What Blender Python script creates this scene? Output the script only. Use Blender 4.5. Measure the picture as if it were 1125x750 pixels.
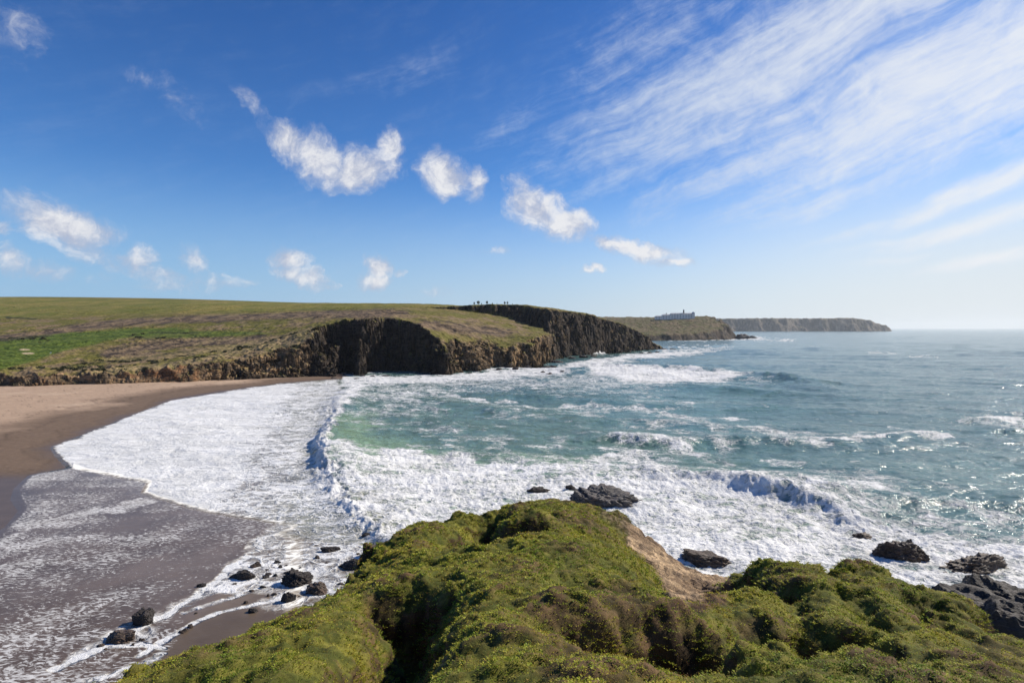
import bpy, math, numpy as np
from mathutils import Vector
R = math.radians
C = bpy.context.scene.collection
scn = bpy.context.scene
for o in list(bpy.data.objects): bpy.data.objects.remove(o)

# ------------------------------------------------------------------ camera
H, F, CX, HY = 25.0, 625.0, 562.5, 361.0       # eye height (m), focal length in px of the 1125x750 photo, horizon row
cam = bpy.data.cameras.new('camera'); co = bpy.data.objects.new('camera', cam); C.objects.link(co)
cam.sensor_width = 36; cam.lens = 20.0
cam.shift_y = (HY-375)/1125.0
cam.clip_start = 0.1; cam.clip_end = 120000
co.location = (0, 0, H); co.rotation_euler = (R(90), 0, 0)
scn.camera = co

# ------------------------------------------------------------------ sun, exposure
SUN_AZ, SUN_EL = 66.0, 37.0                    # degrees right of the view direction (+Y), above the horizon
sv = Vector((math.sin(R(SUN_AZ))*math.cos(R(SUN_EL)), math.cos(R(SUN_AZ))*math.cos(R(SUN_EL)), math.sin(R(SUN_EL))))
sl = bpy.data.lights.new('sun', 'SUN'); so = bpy.data.objects.new('sun', sl); C.objects.link(so)
sl.energy = 4.7; sl.angle = R(0.55); sl.color = (1.0, 0.91, 0.77)
so.rotation_euler = (-sv).to_track_quat('-Z', 'Y').to_euler(); so.location = (60, 30, 120)
vs = scn.view_settings
scn.display_settings.display_device = 'sRGB'
vs.view_transform = 'Standard'; vs.look = 'None'; vs.gamma = 1; vs.use_curve_mapping = False
vs.exposure = 0.34
scn.cycles.max_bounces = 6; scn.cycles.diffuse_bounces = 3; scn.cycles.glossy_bounces = 3
scn.cycles.transparent_max_bounces = 6; scn.cycles.volume_bounces = 1
scn.cycles.use_denoising = True
scn.cycles.sample_clamp_indirect = 6

# ------------------------------------------------------------------ shader-node helpers
class NT:
    def __init__(s, tree): s.t = tree; s.n = tree.nodes; s.l = tree.links
    def new(s, typ, **kw):
        n = s.n.new(typ)
        for k, v in kw.items(): setattr(n, k, v)
        return n
    def put(s, sock, v):
        if hasattr(v, 'is_output'): s.l.new(v, sock)
        else: sock.default_value = v
    def m(s, op, a, b=None, c=None, clamp=False):
        n = s.new('ShaderNodeMath', operation=op, use_clamp=clamp)
        for i, v in enumerate((a, b, c)):
            if v is not None: s.put(n.inputs[i], v)
        return n.outputs[0]
    def ss(s, x, a, b, lo=0.0, hi=1.0):
        n = s.new('ShaderNodeMapRange', interpolation_type='SMOOTHSTEP')
        for i, v in enumerate((x, a, b, lo, hi)): s.put(n.inputs[i], v)
        return n.outputs[0]
    def mix(s, f, a, b, blend='MIX'):
        n = s.new('ShaderNodeMix', data_type='RGBA', blend_type=blend)
        s.put(n.inputs[0], f); s.put(n.inputs[6], a); s.put(n.inputs[7], b)
        return n.outputs[2]
    def xyz(s, x, y, z=0.0):
        n = s.new('ShaderNodeCombineXYZ')
        for i, v in enumerate((x, y, z)): s.put(n.inputs[i], v)
        return n.outputs[0]
    def mapping(s, v, loc=(0,0,0), rot=(0,0,0), scale=(1,1,1)):
        n = s.new('ShaderNodeMapping'); s.put(n.inputs[0], v)
        n.inputs[1].default_value = loc; n.inputs[2].default_value = rot; n.inputs[3].default_value = scale
        return n.outputs[0]
    def noise(s, v, scale, detail=6, rough=0.55, dist=0.0, out=0):
        n = s.new('ShaderNodeTexNoise'); s.put(n.inputs['Vector'], v)
        n.inputs['Scale'].default_value = scale; n.inputs['Detail'].default_value = detail
        n.inputs['Roughness'].default_value = rough; n.inputs['Distortion'].default_value = dist
        return n.outputs[out]
    def voro(s, v, scale, feature='DISTANCE_TO_EDGE'):
        n = s.new('ShaderNodeTexVoronoi', feature=feature); s.put(n.inputs['Vector'], v)
        n.inputs['Scale'].default_value = scale
        return n.outputs['Distance']
    def attr(s, name):
        return s.new('ShaderNodeAttribute', attribute_name=name)
    def bump(s, h, strength=1.0, dist=1.0, normal=None):
        n = s.new('ShaderNodeBump'); n.inputs['Strength'].default_value = strength
        n.inputs['Distance'].default_value = dist; s.put(n.inputs['Height'], h)
        if normal is not None: s.l.new(normal, n.inputs['Normal'])
        return n.outputs[0]
def rgb(r, g, b): return (r, g, b, 1.0)
def material(name):
    m = bpy.data.materials.new(name); m.use_nodes = True
    t = NT(m.node_tree); p = t.n['Principled BSDF']
    return m, t, p

# ------------------------------------------------------------------ sky with clouds (by direction on the world dome)
w = bpy.data.worlds.new('World'); scn.world = w; w.use_nodes = True
t = NT(w.node_tree); bg = t.n['Background']
sky = t.new('ShaderNodeTexSky', sky_type='NISHITA')
sky.sun_disc = False; sky.sun_elevation = R(SUN_EL); sky.sun_rotation = R(SUN_AZ)
sky.altitude = 20; sky.air_density = 1.0; sky.dust_density = 0.4; sky.ozone_density = 2.2
hs = t.new('ShaderNodeHueSaturation'); hs.inputs['Saturation'].default_value = 1.0; hs.inputs['Value'].default_value = 1.0
t.l.new(sky.outputs[0], hs.inputs['Color'])
tc = t.new('ShaderNodeTexCoord'); sep = t.new('ShaderNodeSeparateXYZ'); t.l.new(tc.outputs['Generated'], sep.inputs[0])
dx, dy, dz = sep.outputs
az = t.m('ARCTAN2', dx, dy)                     # 0 = straight out to sea, + = right
el = t.m('ARCSINE', dz)
vec = t.xyz(az, el)
def ang(px, py):
    u = (px-CX)/F; v = (HY-py)/F; a = math.atan(u)
    return a, math.atan(v*math.cos(a))
warp = t.noise(vec, 9.0, 5, 0.6, out=1)
wn = t.new('ShaderNodeVectorMath', operation='MULTIPLY_ADD')
t.l.new(warp, wn.inputs[0]); wn.inputs[1].default_value = (0.070, 0.055, 0); t.l.new(vec, wn.inputs[2])
wv0 = t.new('ShaderNodeVectorMath', operation='ADD'); t.l.new(wn.outputs[0], wv0.inputs[0]); wv0.inputs[1].default_value = (-0.035, -0.0275, 0)
warp2 = t.noise(vec, 34.0, 5, 0.65, out=1)
wn2 = t.new('ShaderNodeVectorMath', operation='MULTIPLY_ADD')
t.l.new(warp2, wn2.inputs[0]); wn2.inputs[1].default_value = (0.030, 0.024, 0); t.l.new(wv0.outputs[0], wn2.inputs[2])
wv = t.new('ShaderNodeVectorMath', operation='ADD'); t.l.new(wn2.outputs[0], wv.inputs[0]); wv.inputs[1].default_value = (-0.015, -0.012, 0)
wv = wv.outputs[0]
CUM = [ # px, py, rx, ry, tilt (deg, + = rises to the right), strength
 (66,245,58,20,-14,1.0),(42,230,30,11,-10,.85),(104,250,30,10,-14,.8),
 (148,284,24,15,0,.78),(112,282,42,13,-18,.58),(6,290,26,15,0,.72),(0,255,16,10,0,.6),(180,302,50,9,-8,.5),(60,300,50,10,-5,.5),
 (272,100,9,26,32,.42),(288,125,10,24,15,.34),
 (318,158,24,15,-40,.85),(352,174,36,21,-22,1.0),(398,182,40,20,10,1.0),(428,162,15,22,-10,.9),
 (490,190,27,19,-15,1.0),(520,203,11,17,0,.75),
 (590,228,34,20,-35,1.0),(615,244,32,14,-15,1.0),(640,248,16,6,0,.6),
 (688,271,42,9,-10,1.0),(705,276,40,10,-10,.9),(742,290,26,5,-4,.8),
 (320,282,19,13,-20,.9),(330,300,22,12,-5,.9),(352,309,14,5,0,.5),
 (413,293,15,11,-10,.9),(410,308,16,11,0,.9),(440,300,8,4,0,.5),
 (213,284,15,17,25,.72),(245,308,40,9,-5,.52),(200,313,46,7,0,.46),
 (650,298,9,4,0,.75),(545,278,20,6,0,.42),(615,296,12,4,0,.4),(480,318,22,7,0,.36),
 (22,32,34,34,0,.36),(205,110,36,22,-40,.36),(140,75,50,12,-14,.22),(60,300,60,10,-4,.42)]
field = None
for (px, py, rx, ry, tilt, st) in CUM:
    a, e = ang(px, py)
    mp = t.mapping(wv, loc=(-a*1.0, -e, 0))
    mp2 = t.mapping(mp, rot=(0, 0, R(-tilt)))
    k = math.cos(a)**2
    sc = t.mapping(mp2, scale=(F/(rx*k)/1.35, F/(ry*math.sqrt(k))/1.35, 0))
    ln = t.new('ShaderNodeVectorMath', operation='LENGTH'); t.l.new(sc, ln.inputs[0])
    v = t.m('MULTIPLY', t.ss(ln.outputs['Value'], 0.0, 1.48, 1.0, 0.0), st)
    field = v if field is None else t.m('SMOOTH_MAX', field, v, 0.12)
cn = t.noise(wv0.outputs[0], 15.0, 9, 0.66, 0.4)
cn2 = t.noise(wv0.outputs[0], 48.0, 8, 0.68, 0.4)
dens = t.m('ADD', field, t.m('MULTIPLY', t.m('SUBTRACT', cn, 0.5), 1.55))
dens = t.m('ADD', dens, t.m('MULTIPLY', t.m('SUBTRACT', cn2, 0.5), 0.38))
dens = t.m('MULTIPLY', dens, t.ss(field, 0.02, 0.25))
cum = t.m('MULTIPLY', t.ss(dens, 0.14, 0.98), 0.95)
lit = t.noise(t.mapping(wv0.outputs[0], loc=(-0.012, -0.014, 0)), 15.0, 9, 0.66, 0.4)      # the same billows, one step towards the sun
cshade = t.ss(t.m('ADD', t.m('MULTIPLY', dens, 0.55), t.m('MULTIPLY', t.m('SUBTRACT', cn, lit), 2.2)), 0.05, 0.75)
ccol = t.mix(cshade, rgb(0.40, 0.43, 0.53), rgb(0.70, 0.70, 0.715))
# cirrus: streaks rising to the right
CIR = [(1070,120,170,34,20,.95),(1125,95,90,46,20,.95),(900,110,160,22,22,.62),(1010,95,220,46,24,1.0),(1110,60,120,60,25,1.0),(840,70,220,44,21,.95),(960,20,180,34,20,.95),(760,150,110,22,22,.75),(690,120,90,22,22,.5),(980,150,200,24,18,.9),(860,165,160,16,22,.75),(690,190,70,9,24,.6),
       (1095,195,120,9,16,1.0),(1050,216,110,7,15,.95),(1080,238,120,8,13,1.0),(1020,250,90,5,12,.85),(900,222,90,10,18,.6),(1090,276,80,6,7,.9),(975,281,40,4,8,.6),(950,250,70,7,14,.42),(720,40,110,34,22,.42),(440,85,90,18,20,.22),(560,140,50,14,32,.30),(720,215,40,8,28,.5)]
cf = None
wv_b = t.new('ShaderNodeVectorMath', operation='MULTIPLY_ADD'); t.l.new(t.noise(vec, 4.0, 4, 0.5, out=1), wv_b.inputs[0]); wv_b.inputs[1].default_value = (0.10, 0.07, 0); t.l.new(vec, wv_b.inputs[2])
wv_c = t.new('ShaderNodeVectorMath', operation='ADD'); t.l.new(wv_b.outputs[0], wv_c.inputs[0]); wv_c.inputs[1].default_value = (-0.05, -0.035, 0); wv_c = wv_c.outputs[0]
for (px, py, rx, ry, tilt, st) in CIR:
    a, e = ang(px, py); k = math.cos(a)**2
    mp = t.mapping(t.mapping(wv_c, loc=(-a, -e, 0)), rot=(0, 0, R(-tilt*1.0)))
    sc = t.mapping(mp, scale=(F/(rx*k)/1.35, F/(ry*math.sqrt(k))/1.5, 0))
    ln = t.new('ShaderNodeVectorMath', operation='LENGTH'); t.l.new(sc, ln.inputs[0])
    v = t.m('MULTIPLY', t.ss(ln.outputs['Value'], 0.0, 1.5, 1.0, 0.0), st)
    cf = v if cf is None else t.m('SMOOTH_MAX', cf, v, 0.15)
rv = t.mapping(wv_c, rot=(0, 0, R(-20)))
ci1 = t.noise(t.mapping(rv, scale=(3.0, 20, 1)), 1.0, 9, 0.64, 0.25)
ci_f = t.noise(t.mapping(rv, scale=(8, 80, 1)), 1.0, 7, 0.66, 0.15)
puff = t.noise(t.mapping(rv, scale=(22, 34, 1)), 1.0, 7, 0.68, 0.4)
cid = t.m('ADD', t.m('MULTIPLY', t.m('SUBTRACT', ci1, 0.5), 1.35), t.m('MULTIPLY', t.m('SUBTRACT', ci_f, 0.5), 0.85))
cid = t.m('ADD', cid, t.m('MULTIPLY', t.m('SUBTRACT', puff, 0.5), 1.15))
ci = t.m('MULTIPLY', t.m('POWER', t.ss(t.m('ADD', t.m('MULTIPLY', cf, 1.15), cid), -0.10, 1.42), 1.25), t.ss(cf, 0.02, 0.3, 0.0, 0.88))
cicol = t.mix(t.ss(az, 0.1, 0.75), rgb(5.0, 5.6, 6.6), rgb(6.7, 6.9, 7.2))
# the blue of a clear spring sky, paler and whiter towards the horizon and towards the sun
tint = t.mix(t.ss(el, 0.05, 0.62), rgb(0.40, 0.72, 1.08), rgb(0.20, 0.47, 0.88))
base = t.mix(1.0, hs.outputs[0], tint, 'MULTIPLY')
hzw = t.m('MULTIPLY', t.ss(az, 0.05, 0.8), t.ss(el, 0.33, 0.0, 0.0, 0.92))
hz = t.mix(t.ss(az, -0.75, 0.75), rgb(2.7, 4.2, 6.0), rgb(5.8, 6.2, 6.5))
base = t.mix(t.m('MULTIPLY', t.ss(el, 0.27, -0.03), 0.95), base, hz)
base = t.mix(t.m('MULTIPLY', t.ss(az, 0.15, 0.95), t.ss(el, 0.75, 0.1, 0.0, 0.18)), base, rgb(4.6, 5.6, 6.6))
base = t.mix(hzw, base, rgb(6.0, 6.4, 6.7))
base = t.mix(ci, base, cicol)
cc10 = t.mix(1.0, ccol, rgb(9.6, 9.6, 9.6), 'MULTIPLY')
fin = t.mix(cum, base, cc10)
t.l.new(fin, bg.inputs['Color']); bg.inputs['Strength'].default_value = 0.1

# ------------------------------------------------------------------ numpy noise, splines, meshes
_rng = np.random.default_rng(7)
_perm = _rng.permutation(4096)
_g2 = np.stack([np.cos(np.linspace(0, 2*np.pi, 4096, endpoint=False)), np.sin(np.linspace(0, 2*np.pi, 4096, endpoint=False))], 1)
_g3 = _rng.normal(size=(4096, 3)); _g3 /= np.linalg.norm(_g3, axis=1)[:, None]
def _h2(i, j): return _perm[(_perm[i & 4095] + j) & 4095]
def perlin(x, y):
    xi = np.floor(x).astype(np.int64); yi = np.floor(y).astype(np.int64)
    fx = x-xi; fy = y-yi
    u = fx*fx*fx*(fx*(fx*6-15)+10); v = fy*fy*fy*(fy*(fy*6-15)+10)
    def d(a, b):
        g = _g2[_h2(xi+a, yi+b)]
        return g[..., 0]*(fx-a) + g[..., 1]*(fy-b)
    a = d(0, 0); b = d(1, 0); c = d(0, 1); e = d(1, 1)
    return ((a+(b-a)*u) + ((c+(e-c)*u)-(a+(b-a)*u))*v)*1.4
def perlin3(x, y, z):
    xi = np.floor(x).astype(np.int64); yi = np.floor(y).astype(np.int64); zi = np.floor(z).astype(np.int64)
    f = (x-xi, y-yi, z-zi); u, v, w_ = [q*q*q*(q*(q*6-15)+10) for q in f]
    def d(a, b, c):
        g = _g3[_perm[(_h2(xi+a, yi+b)+zi+c) & 4095]]
        return g[..., 0]*(f[0]-a) + g[..., 1]*(f[1]-b) + g[..., 2]*(f[2]-c)
    def L(a, b, k): return a+(b-a)*k
    return L(L(L(d(0,0,0), d(1,0,0), u), L(d(0,1,0), d(1,1,0), u), v), L(L(d(0,0,1), d(1,0,1), u), L(d(0,1,1), d(1,1,1), u), v), w_)*1.4
def fbm(x, y, o=4, g=0.5, s=0.0):
    r = 0; a = 1.0; f = 1.0
    for k in range(o):
        r = r + a*perlin(x*f+s+17.3*k, y*f-s+9.1*k); a *= g; f *= 2.03
    return r
def ridge(x, y, o=4, g=0.5, s=0.0):
    r = 0; a = 1.0; f = 1.0
    for k in range(o):
        r = r + a*(1-2*np.abs(perlin(x*f+s+7.7*k, y*f+s+3.3*k))); a *= g; f *= 2.1
    return r
def fbm3(x, y, z, o=4, g=0.5, s=0.0):
    r = 0; a = 1.0; f = 1.0
    for k in range(o):
        r = r + a*perlin3(x*f+s+5.7*k, y*f-s+1.9*k, z*f+s); a *= g; f *= 2.07
    return r
def sst(x, a, b):
    k = np.clip((x-a)/(b-a), 0, 1); return k*k*(3-2*k)
def smin(a, b, k):
    h = np.clip(0.5+0.5*(b-a)/k, 0, 1); return b+(a-b)*h-k*h*(1-h)
def smax(a, b, k): return -smin(-a, -b, k)
def tps(pts, reg=0.0):
    P = np.array(pts, float); n = len(P); sc = max(np.ptp(P[:, 0]), np.ptp(P[:, 1])); c = P[:, :2].mean(0)
    q = (P[:, :2]-c)/sc
    def ker(a, b):
        r2 = (a[:, None, 0]-b[None, :, 0])**2+(a[:, None, 1]-b[None, :, 1])**2
        return np.where(r2 > 0, r2*np.log(np.maximum(r2, 1e-20)), 0)
    A = np.zeros((n+3, n+3)); A[:n, :n] = ker(q, q)+reg*np.eye(n)
    A[:n, n] = 1; A[:n, n+1:] = q; A[n:, :n] = A[:n, n:].T
    sol = np.linalg.solve(A, np.concatenate([P[:, 2], np.zeros(3)]))
    def f(x, y):
        sh = x.shape; p = np.stack([(x.ravel()-c[0])/sc, (y.ravel()-c[1])/sc], 1); out = np.empty(len(p))
        for i in range(0, len(p), 100000):
            b = p[i:i+100000]
            out[i:i+100000] = ker(b, q)@sol[:n]+sol[n]+b@sol[n+1:]
        return out.reshape(sh)
    return f
def seg_dist(x, y, pts, closed=False):
    """distance to a polyline, side vector to nearest point, arc fraction"""
    P = np.array(pts, float); n = len(P); m_ = n if closed else n-1
    best = np.full(x.shape, 1e18); bx = np.zeros(x.shape); by = np.zeros(x.shape); bt = np.zeros(x.shape)
    for i in range(m_):
        a = P[i]; b = P[(i+1) % n]; d = b-a; L2 = max(d@d, 1e-12)
        k = np.clip(((x-a[0])*d[0]+(y-a[1])*d[1])/L2, 0, 1)
        ox = x-(a[0]+k*d[0]); oy = y-(a[1]+k*d[1]); q = ox*ox+oy*oy
        u = q < best
        best = np.where(u, q, best); bx = np.where(u, ox, bx); by = np.where(u, oy, by); bt = np.where(u, (i+k)/m_, bt)
    return np.sqrt(best), bx, by, bt
def sdist(x, y, pts):
    """signed distance, + inside"""
    P = np.array(pts, float); n = len(P)
    d = seg_dist(x, y, pts, True)[0]; ins = np.zeros(x.shape, bool)
    for i in range(n):
        a = P[i]; b = P[(i+1) % n]
        if a[1] == b[1]: continue
        ins ^= ((a[1] > y) != (b[1] > y)) & (x < (b[0]-a[0])*(y-a[1])/(b[1]-a[1])+a[0])
    return np.where(ins, d, -d)
def P0(px, py):                                   # a pixel of the photo's sea or beach level -> plan position
    k = H/(py-HY); return ((px-CX)*k, F*k)
def PD(px, py, d):                                # a pixel at a known distance -> point in space
    return ((px-CX)/F*d, d, H+(HY-py)/F*d)

def grid_mesh(name, V, mat, keep=None, attrs=None, smooth=True):
    r, c = V.shape[:2]
    idx = np.arange(r*c).reshape(r, c)
    q = np.stack([idx[:-1, :-1], idx[:-1, 1:], idx[1:, 1:], idx[1:, :-1]], -1).reshape(-1, 4)
    if keep is not None:
        kf = (keep[:-1, :-1] | keep[:-1, 1:] | keep[1:, 1:] | keep[1:, :-1]).ravel(); q = q[kf]
    used = np.unique(q); remap = np.full(r*c, -1); remap[used] = np.arange(len(used))
    q = remap[q]; v = V.reshape(-1, 3)[used]
    at = {k: a.reshape(r*c, -1)[used] for k, a in (attrs or {}).items()}
    return raw_mesh(name, v, q, mat, at, smooth)
def raw_mesh(name, v, faces, mat, attrs=None, smooth=True, parent=None):
    """faces: (n,4) or (n,3) array, or a list of such arrays"""
    fl = faces if isinstance(faces, list) else [faces]
    me = bpy.data.meshes.new(name)
    me.vertices.add(len(v)); me.vertices.foreach_set('co', np.ascontiguousarray(v, np.float32).ravel())
    loops = np.concatenate([f.ravel() for f in fl]).astype(np.int32)
    cnt = np.concatenate([np.full(len(f), f.shape[1]) for f in fl]).astype(np.int32)
    me.loops.add(len(loops)); me.loops.foreach_set('vertex_index', loops)
    me.polygons.add(len(cnt)); st = np.concatenate([[0], np.cumsum(cnt)[:-1]]).astype(np.int32)
    me.polygons.foreach_set('loop_start', st); me.polygons.foreach_set('loop_total', cnt)
    me.polygons.foreach_set('use_smooth', np.full(len(cnt), smooth))
    me.update(calc_edges=True); me.validate()
    for k, a in (attrs or {}).items():
        if a.shape[1] == 1:
            at = me.attributes.new(k, 'FLOAT', 'POINT'); at.data.foreach_set('value', a.astype(np.float32).ravel())
        else:
            b = np.ones((len(a), 4), np.float32); b[:, :3] = a
            at = me.attributes.new(k, 'FLOAT_COLOR', 'POINT'); at.data.foreach_set('color', b.ravel())
    me.materials.append(mat)
    o = bpy.data.objects.new(name, me); C.objects.link(o)
    if parent is not None: o.parent = parent
    return o
def tag(o, label=None, cat=None, group=None, kind=None):
    if label: o['label'] = label
    if cat: o['category'] = cat
    if group: o['group'] = group
    if kind: o['kind'] = kind
    return o
def lerp3(a, b, k): return a+(b-a)*k[..., None]
def col(*c): return np.array(c, float)
def grid_normals(V):
    a = np.gradient(V, axis=0); b = np.gradient(V, axis=1); n = np.cross(b, a)
    n /= np.maximum(np.linalg.norm(n, axis=-1, keepdims=True), 1e-9)
    n *= np.sign(n[..., 2:3]+1e-9)
    return n

# ------------------------------------------------------------------ materials of the setting
def land_material(name, grain, bump_d, rock_bump, scale=1.0):
    m, t, p = material(name)
    tc = t.new('ShaderNodeTexCoord').outputs['Object']
    c = t.attr('col').outputs['Color']; rk = t.attr('rock').outputs['Fac']
    n1 = t.noise(tc, 0.55*scale, 8, 0.62); n2 = t.noise(tc, 2.6*scale, 6, 0.65); n3 = t.noise(tc, 0.09*scale, 5, 0.55)
    v = t.m('ADD', t.m('MULTIPLY', n1, 0.9), t.m('MULTIPLY', n2, 0.7)); v = t.m('ADD', v, t.m('MULTIPLY', n3, 0.6))
    val = t.ss(v, 0.65, 1.55, 1-grain, 1+grain)
    vv = t.new('ShaderNodeCombineColor')
    for i in range(3): t.l.new(val, vv.inputs[i])
    cc = t.mix(1.0, c, vv.outputs[0], 'MULTIPLY')
    # bedding planes in the rock, tilted
    st = t.mapping(tc, rot=(R(18), R(-28), 0), scale=(0.16*scale, 0.16*scale, 0.9*scale))
    s1 = t.noise(st, 1.3, 9, 0.66, 0.6)
    cr = t.voro(t.mapping(tc, rot=(R(18), R(-28), 0), scale=(0.3*scale, 0.3*scale, 0.6*scale)), 1.0)
    rock_tint = t.mix(t.ss(s1, 0.32, 0.68), rgb(0.55, 0.53, 0.53), rgb(1.45, 1.38, 1.28))
    cc = t.mix(rk, cc, t.mix(1.0, cc, rock_tint, 'MULTIPLY'))
    t.l.new(cc, p.inputs['Base Color']); p.inputs['Roughness'].default_value = 0.92
    p.inputs['Specular IOR Level'].default_value = 0.2
    hgt = t.m('ADD', t.m('MULTIPLY', n1, 1.0), t.m('MULTIPLY', n2, 0.45))
    rh = t.m('ADD', t.m('MULTIPLY', s1, 1.6), t.m('MULTIPLY', t.ss(cr, 0.0, 0.16), 0.5))
    hgt = t.m('ADD', t.m('MULTIPLY', hgt, bump_d), t.m('MULTIPLY', t.m('MULTIPLY', rh, rk), rock_bump))
    t.l.new(t.bump(hgt, 1.0, 1.0), p.inputs['Normal'])
    return m

# ------------------------------------------------------------------ hills: the land beyond the beach with its first two headlands
L1 = [P0(-900,429), P0(0,427), P0(60,425.5), P0(120,424), P0(200,421), P0(265,417.5), P0(310,415.5), P0(345,414), P0(366,413.5),
      P0(372,411), P0(380,408.5), P0(389,409.5), P0(393,412.5), P0(399,412.3), P0(403,409), P0(425,407.5), P0(452,408), P0(474,410.5), P0(486,413), P0(500,411.5),
      P0(512,408.2), P0(528,408.8), P0(545,406), P0(562,406.4), P0(578,404.5), P0(590,404.5), P0(598,402), P0(603,399),
      (30, 430), (40, 460), (33, 500), (20, 540), (20, 1300), (-1900, 1300), (-1900, 240)]
T1 = tps([PD(*q) for q in [
    (-400,410,250),(-400,385,330),(-400,350,560),(-400,322,900),
    (0,413,246),(0,402,285),(0,381,400),(0,361,520),(0,345,650),(0,326.5,850),
    (90,412,256),(90,404,285),(60,389,350),
    (150,412,262),(150,398,300),(150,376,400),(150,356,520),(150,329,820),
    (230,401,272),(262,395,284),(290,391,290),(318,383,296),(300,377,350),(300,355,470),(300,332.5,780),
    (350,364,305),(345,385,300),(385,354.5,322),(400,354,324),(430,355,324),(449,357,324),(465,362,326),(481,371,325),(494,384,322),
    (512,381,340),(545,376,365),(592,371.5,386),(560,372,390),(520,376,350),(540,365,425),(480,352,420),(400,345,450),(480,343,520),(560,357,500),
    (400,333.5,700),(480,335.2,640),(200,338,640),(330,342,570)]] +
    [(-1500, 700, 50), (-1000, 1250, 78), (-300, 1250, 62), (0, 1250, 48), (-1600, 300, 8)], 1e-4)
L2 = [(-100, 552), (-76, 549), (-46, 552), (-18, 545), (0, 528), (12, 505), (30, 488), P0(622,392.5), P0(650,390), P0(668,389), P0(690,387), P0(712,385.5), P0(727,384),
      (186, 720), (150, 800), (100, 900), (50, 1200), (-300, 1200), (-300, 800), (-140, 600)]
T2 = tps([PD(*q) for q in [(440,342,600),(470,337.5,575),(500,336,575),(530,334.6,585),(575,335.5,590),(600,338,590),(640,345,600),(670,352,615),(700,361,635),(716,370,650),(724,378,660)]] +
    [(-30, 750, 50), (40, 750, 45), (110, 760, 33), (165, 720, 12), (100, 900, 38), (-300, 900, 50), (0, 1150, 45), (-300, 1150, 50)], 1e-4)

cols = np.concatenate([np.arange(-260, 0, 4.0), np.arange(0, 745, 0.9)])
ds = np.concatenate([np.arange(222, 268, 0.4), np.arange(268, 336, 0.2), np.arange(336, 412, 0.3), np.arange(412, 480, 0.9), np.arange(480, 680, 0.5), np.arange(680, 900, 3), np.arange(900, 1260, 20)])
D, PX = np.meshgrid(ds, cols, indexing='ij')
X_ = (PX-CX)/F*D; Y_ = D
gul = ridge(X_/23, Y_/23, 3, .5, 3.1)
e1 = fbm(X_/26, Y_/26, 5, .55, 4.0)*3.6 + gul*2.0 + fbm(X_/3.2, Y_/3.2, 3, .55, 8.0)*0.85
sd1 = sdist(X_, Y_, L1)
lo_amt = sst(PX, 285, 195)                          # the low soft cliff behind the beach
sdn1 = sd1+e1*(1-0.55*lo_amt)
k1 = 2.8-1.2*lo_amt
k1 = k1 - 1.5*sst(PX, 486, 500)*sst(PX, 600, 520) - 1.1*sst(PX, 376, 360)*(1-lo_amt)
z1 = -3.2+k1*sdn1*(1+0.30*fbm(X_/9, Y_/9, 3, .5, 2.0)) + 2.2*lo_amt
top1 = T1(X_, Y_)
h1 = smin(z1, top1, 2.2-1.5*lo_amt+2.2*sst(PX, 482, 500))
e1 = fbm3(X_/26, Y_/26, h1/11, 5, .6, 4.0)*4.2 + fbm3((X_-.9*h1)/9, Y_/9, h1/6, 4, .6, 14.0)*2.8 + gul*.35 + fbm3(X_/3.2, Y_/3.2, h1/2.2, 3, .55, 8.0)*0.9
sdn1 = sd1+e1*(1-0.55*lo_amt)
z1 = -3.2+k1*sdn1*(1+0.30*fbm(X_/9, Y_/9, 3, .5, 2.0)) + 2.2*lo_amt
top1 = top1+lo_amt*sst(sd1, 40, 8)*(1.5+.9*gul*.5+1.2*fbm(X_/6, Y_/6, 3, .55, 19))
h1 = smin(z1, top1, 2.2-1.5*lo_amt+2.2*sst(PX, 482, 500))
# headland two
sd2 = sdist(X_, Y_, L2)
e2 = fbm(X_/40, Y_/40, 5, .55, 21.0)*4.5 + ridge(X_/30, Y_/30, 4, .5, 11.0)*3.0 + fbm(X_/4, Y_/4, 3, .55, 5.0)*1.0
sdn2 = sd2+e2
z2 = -3.2+(2.0)*sdn2*(1+0.30*fbm(X_/12, Y_/12, 3, .5, 6.0))
top2 = T2(X_, Y_)
h2 = np.where(sd2 > -12, smin(z2, top2, 4.5), -9)
e2 = fbm3((X_-.8*h2)/40, Y_/40, h2/20, 5, .6, 21.0)*6.0 + fbm3((X_-1.0*h2)/13, Y_/13, h2/8, 4, .6, 31.0)*3.8 + ridge(X_/30, Y_/30, 4, .5, 11.0)*.7 + fbm3(X_/4, Y_/4, h2/3, 3, .55, 5.0)*1.0
z2 = -3.2+(2.0)*(sd2+e2)*(1+0.30*fbm(X_/12, Y_/12, 3, .5, 6.0))
h2 = np.where(sd2 > -12, smin(z2, top2, 4.5), -9)
h = np.maximum(h1, h2)
clf = np.maximum((z1 < top1+1.0)*sst(h1, -4, 2)*(h1 >= h2), (z2 < top2+1.0)*(h2 > h1))*1.0
# ledges: steps in the cliff height, dipping
dip = 0.16*X_-0.05*Y_
led = ((h+dip+fbm(X_/8, Y_/8, 3)*1.5)/3.1); lf = led-np.floor(led)
h = h + clf*(sst(lf, 0.15, 0.85)-lf)*2.0*(1-0.5*lo_amt)
# scrub and tussock relief on top
scrub = np.clip(fbm(X_/30, Y_/30, 3, .5, 31.0)+0.15, 0, 1)
h = h + (1-clf)*(fbm(X_/7, Y_/7, 4, .6, 12)*(0.75-.45*sst(D, 430, 560))+np.clip(ridge(X_/5, Y_/5, 3, .6, 15), 0, 2)*0.8*scrub)*sst(D, 1000, 500)
V = np.stack([X_, Y_, h], -1)
n = grid_normals(V)
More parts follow.
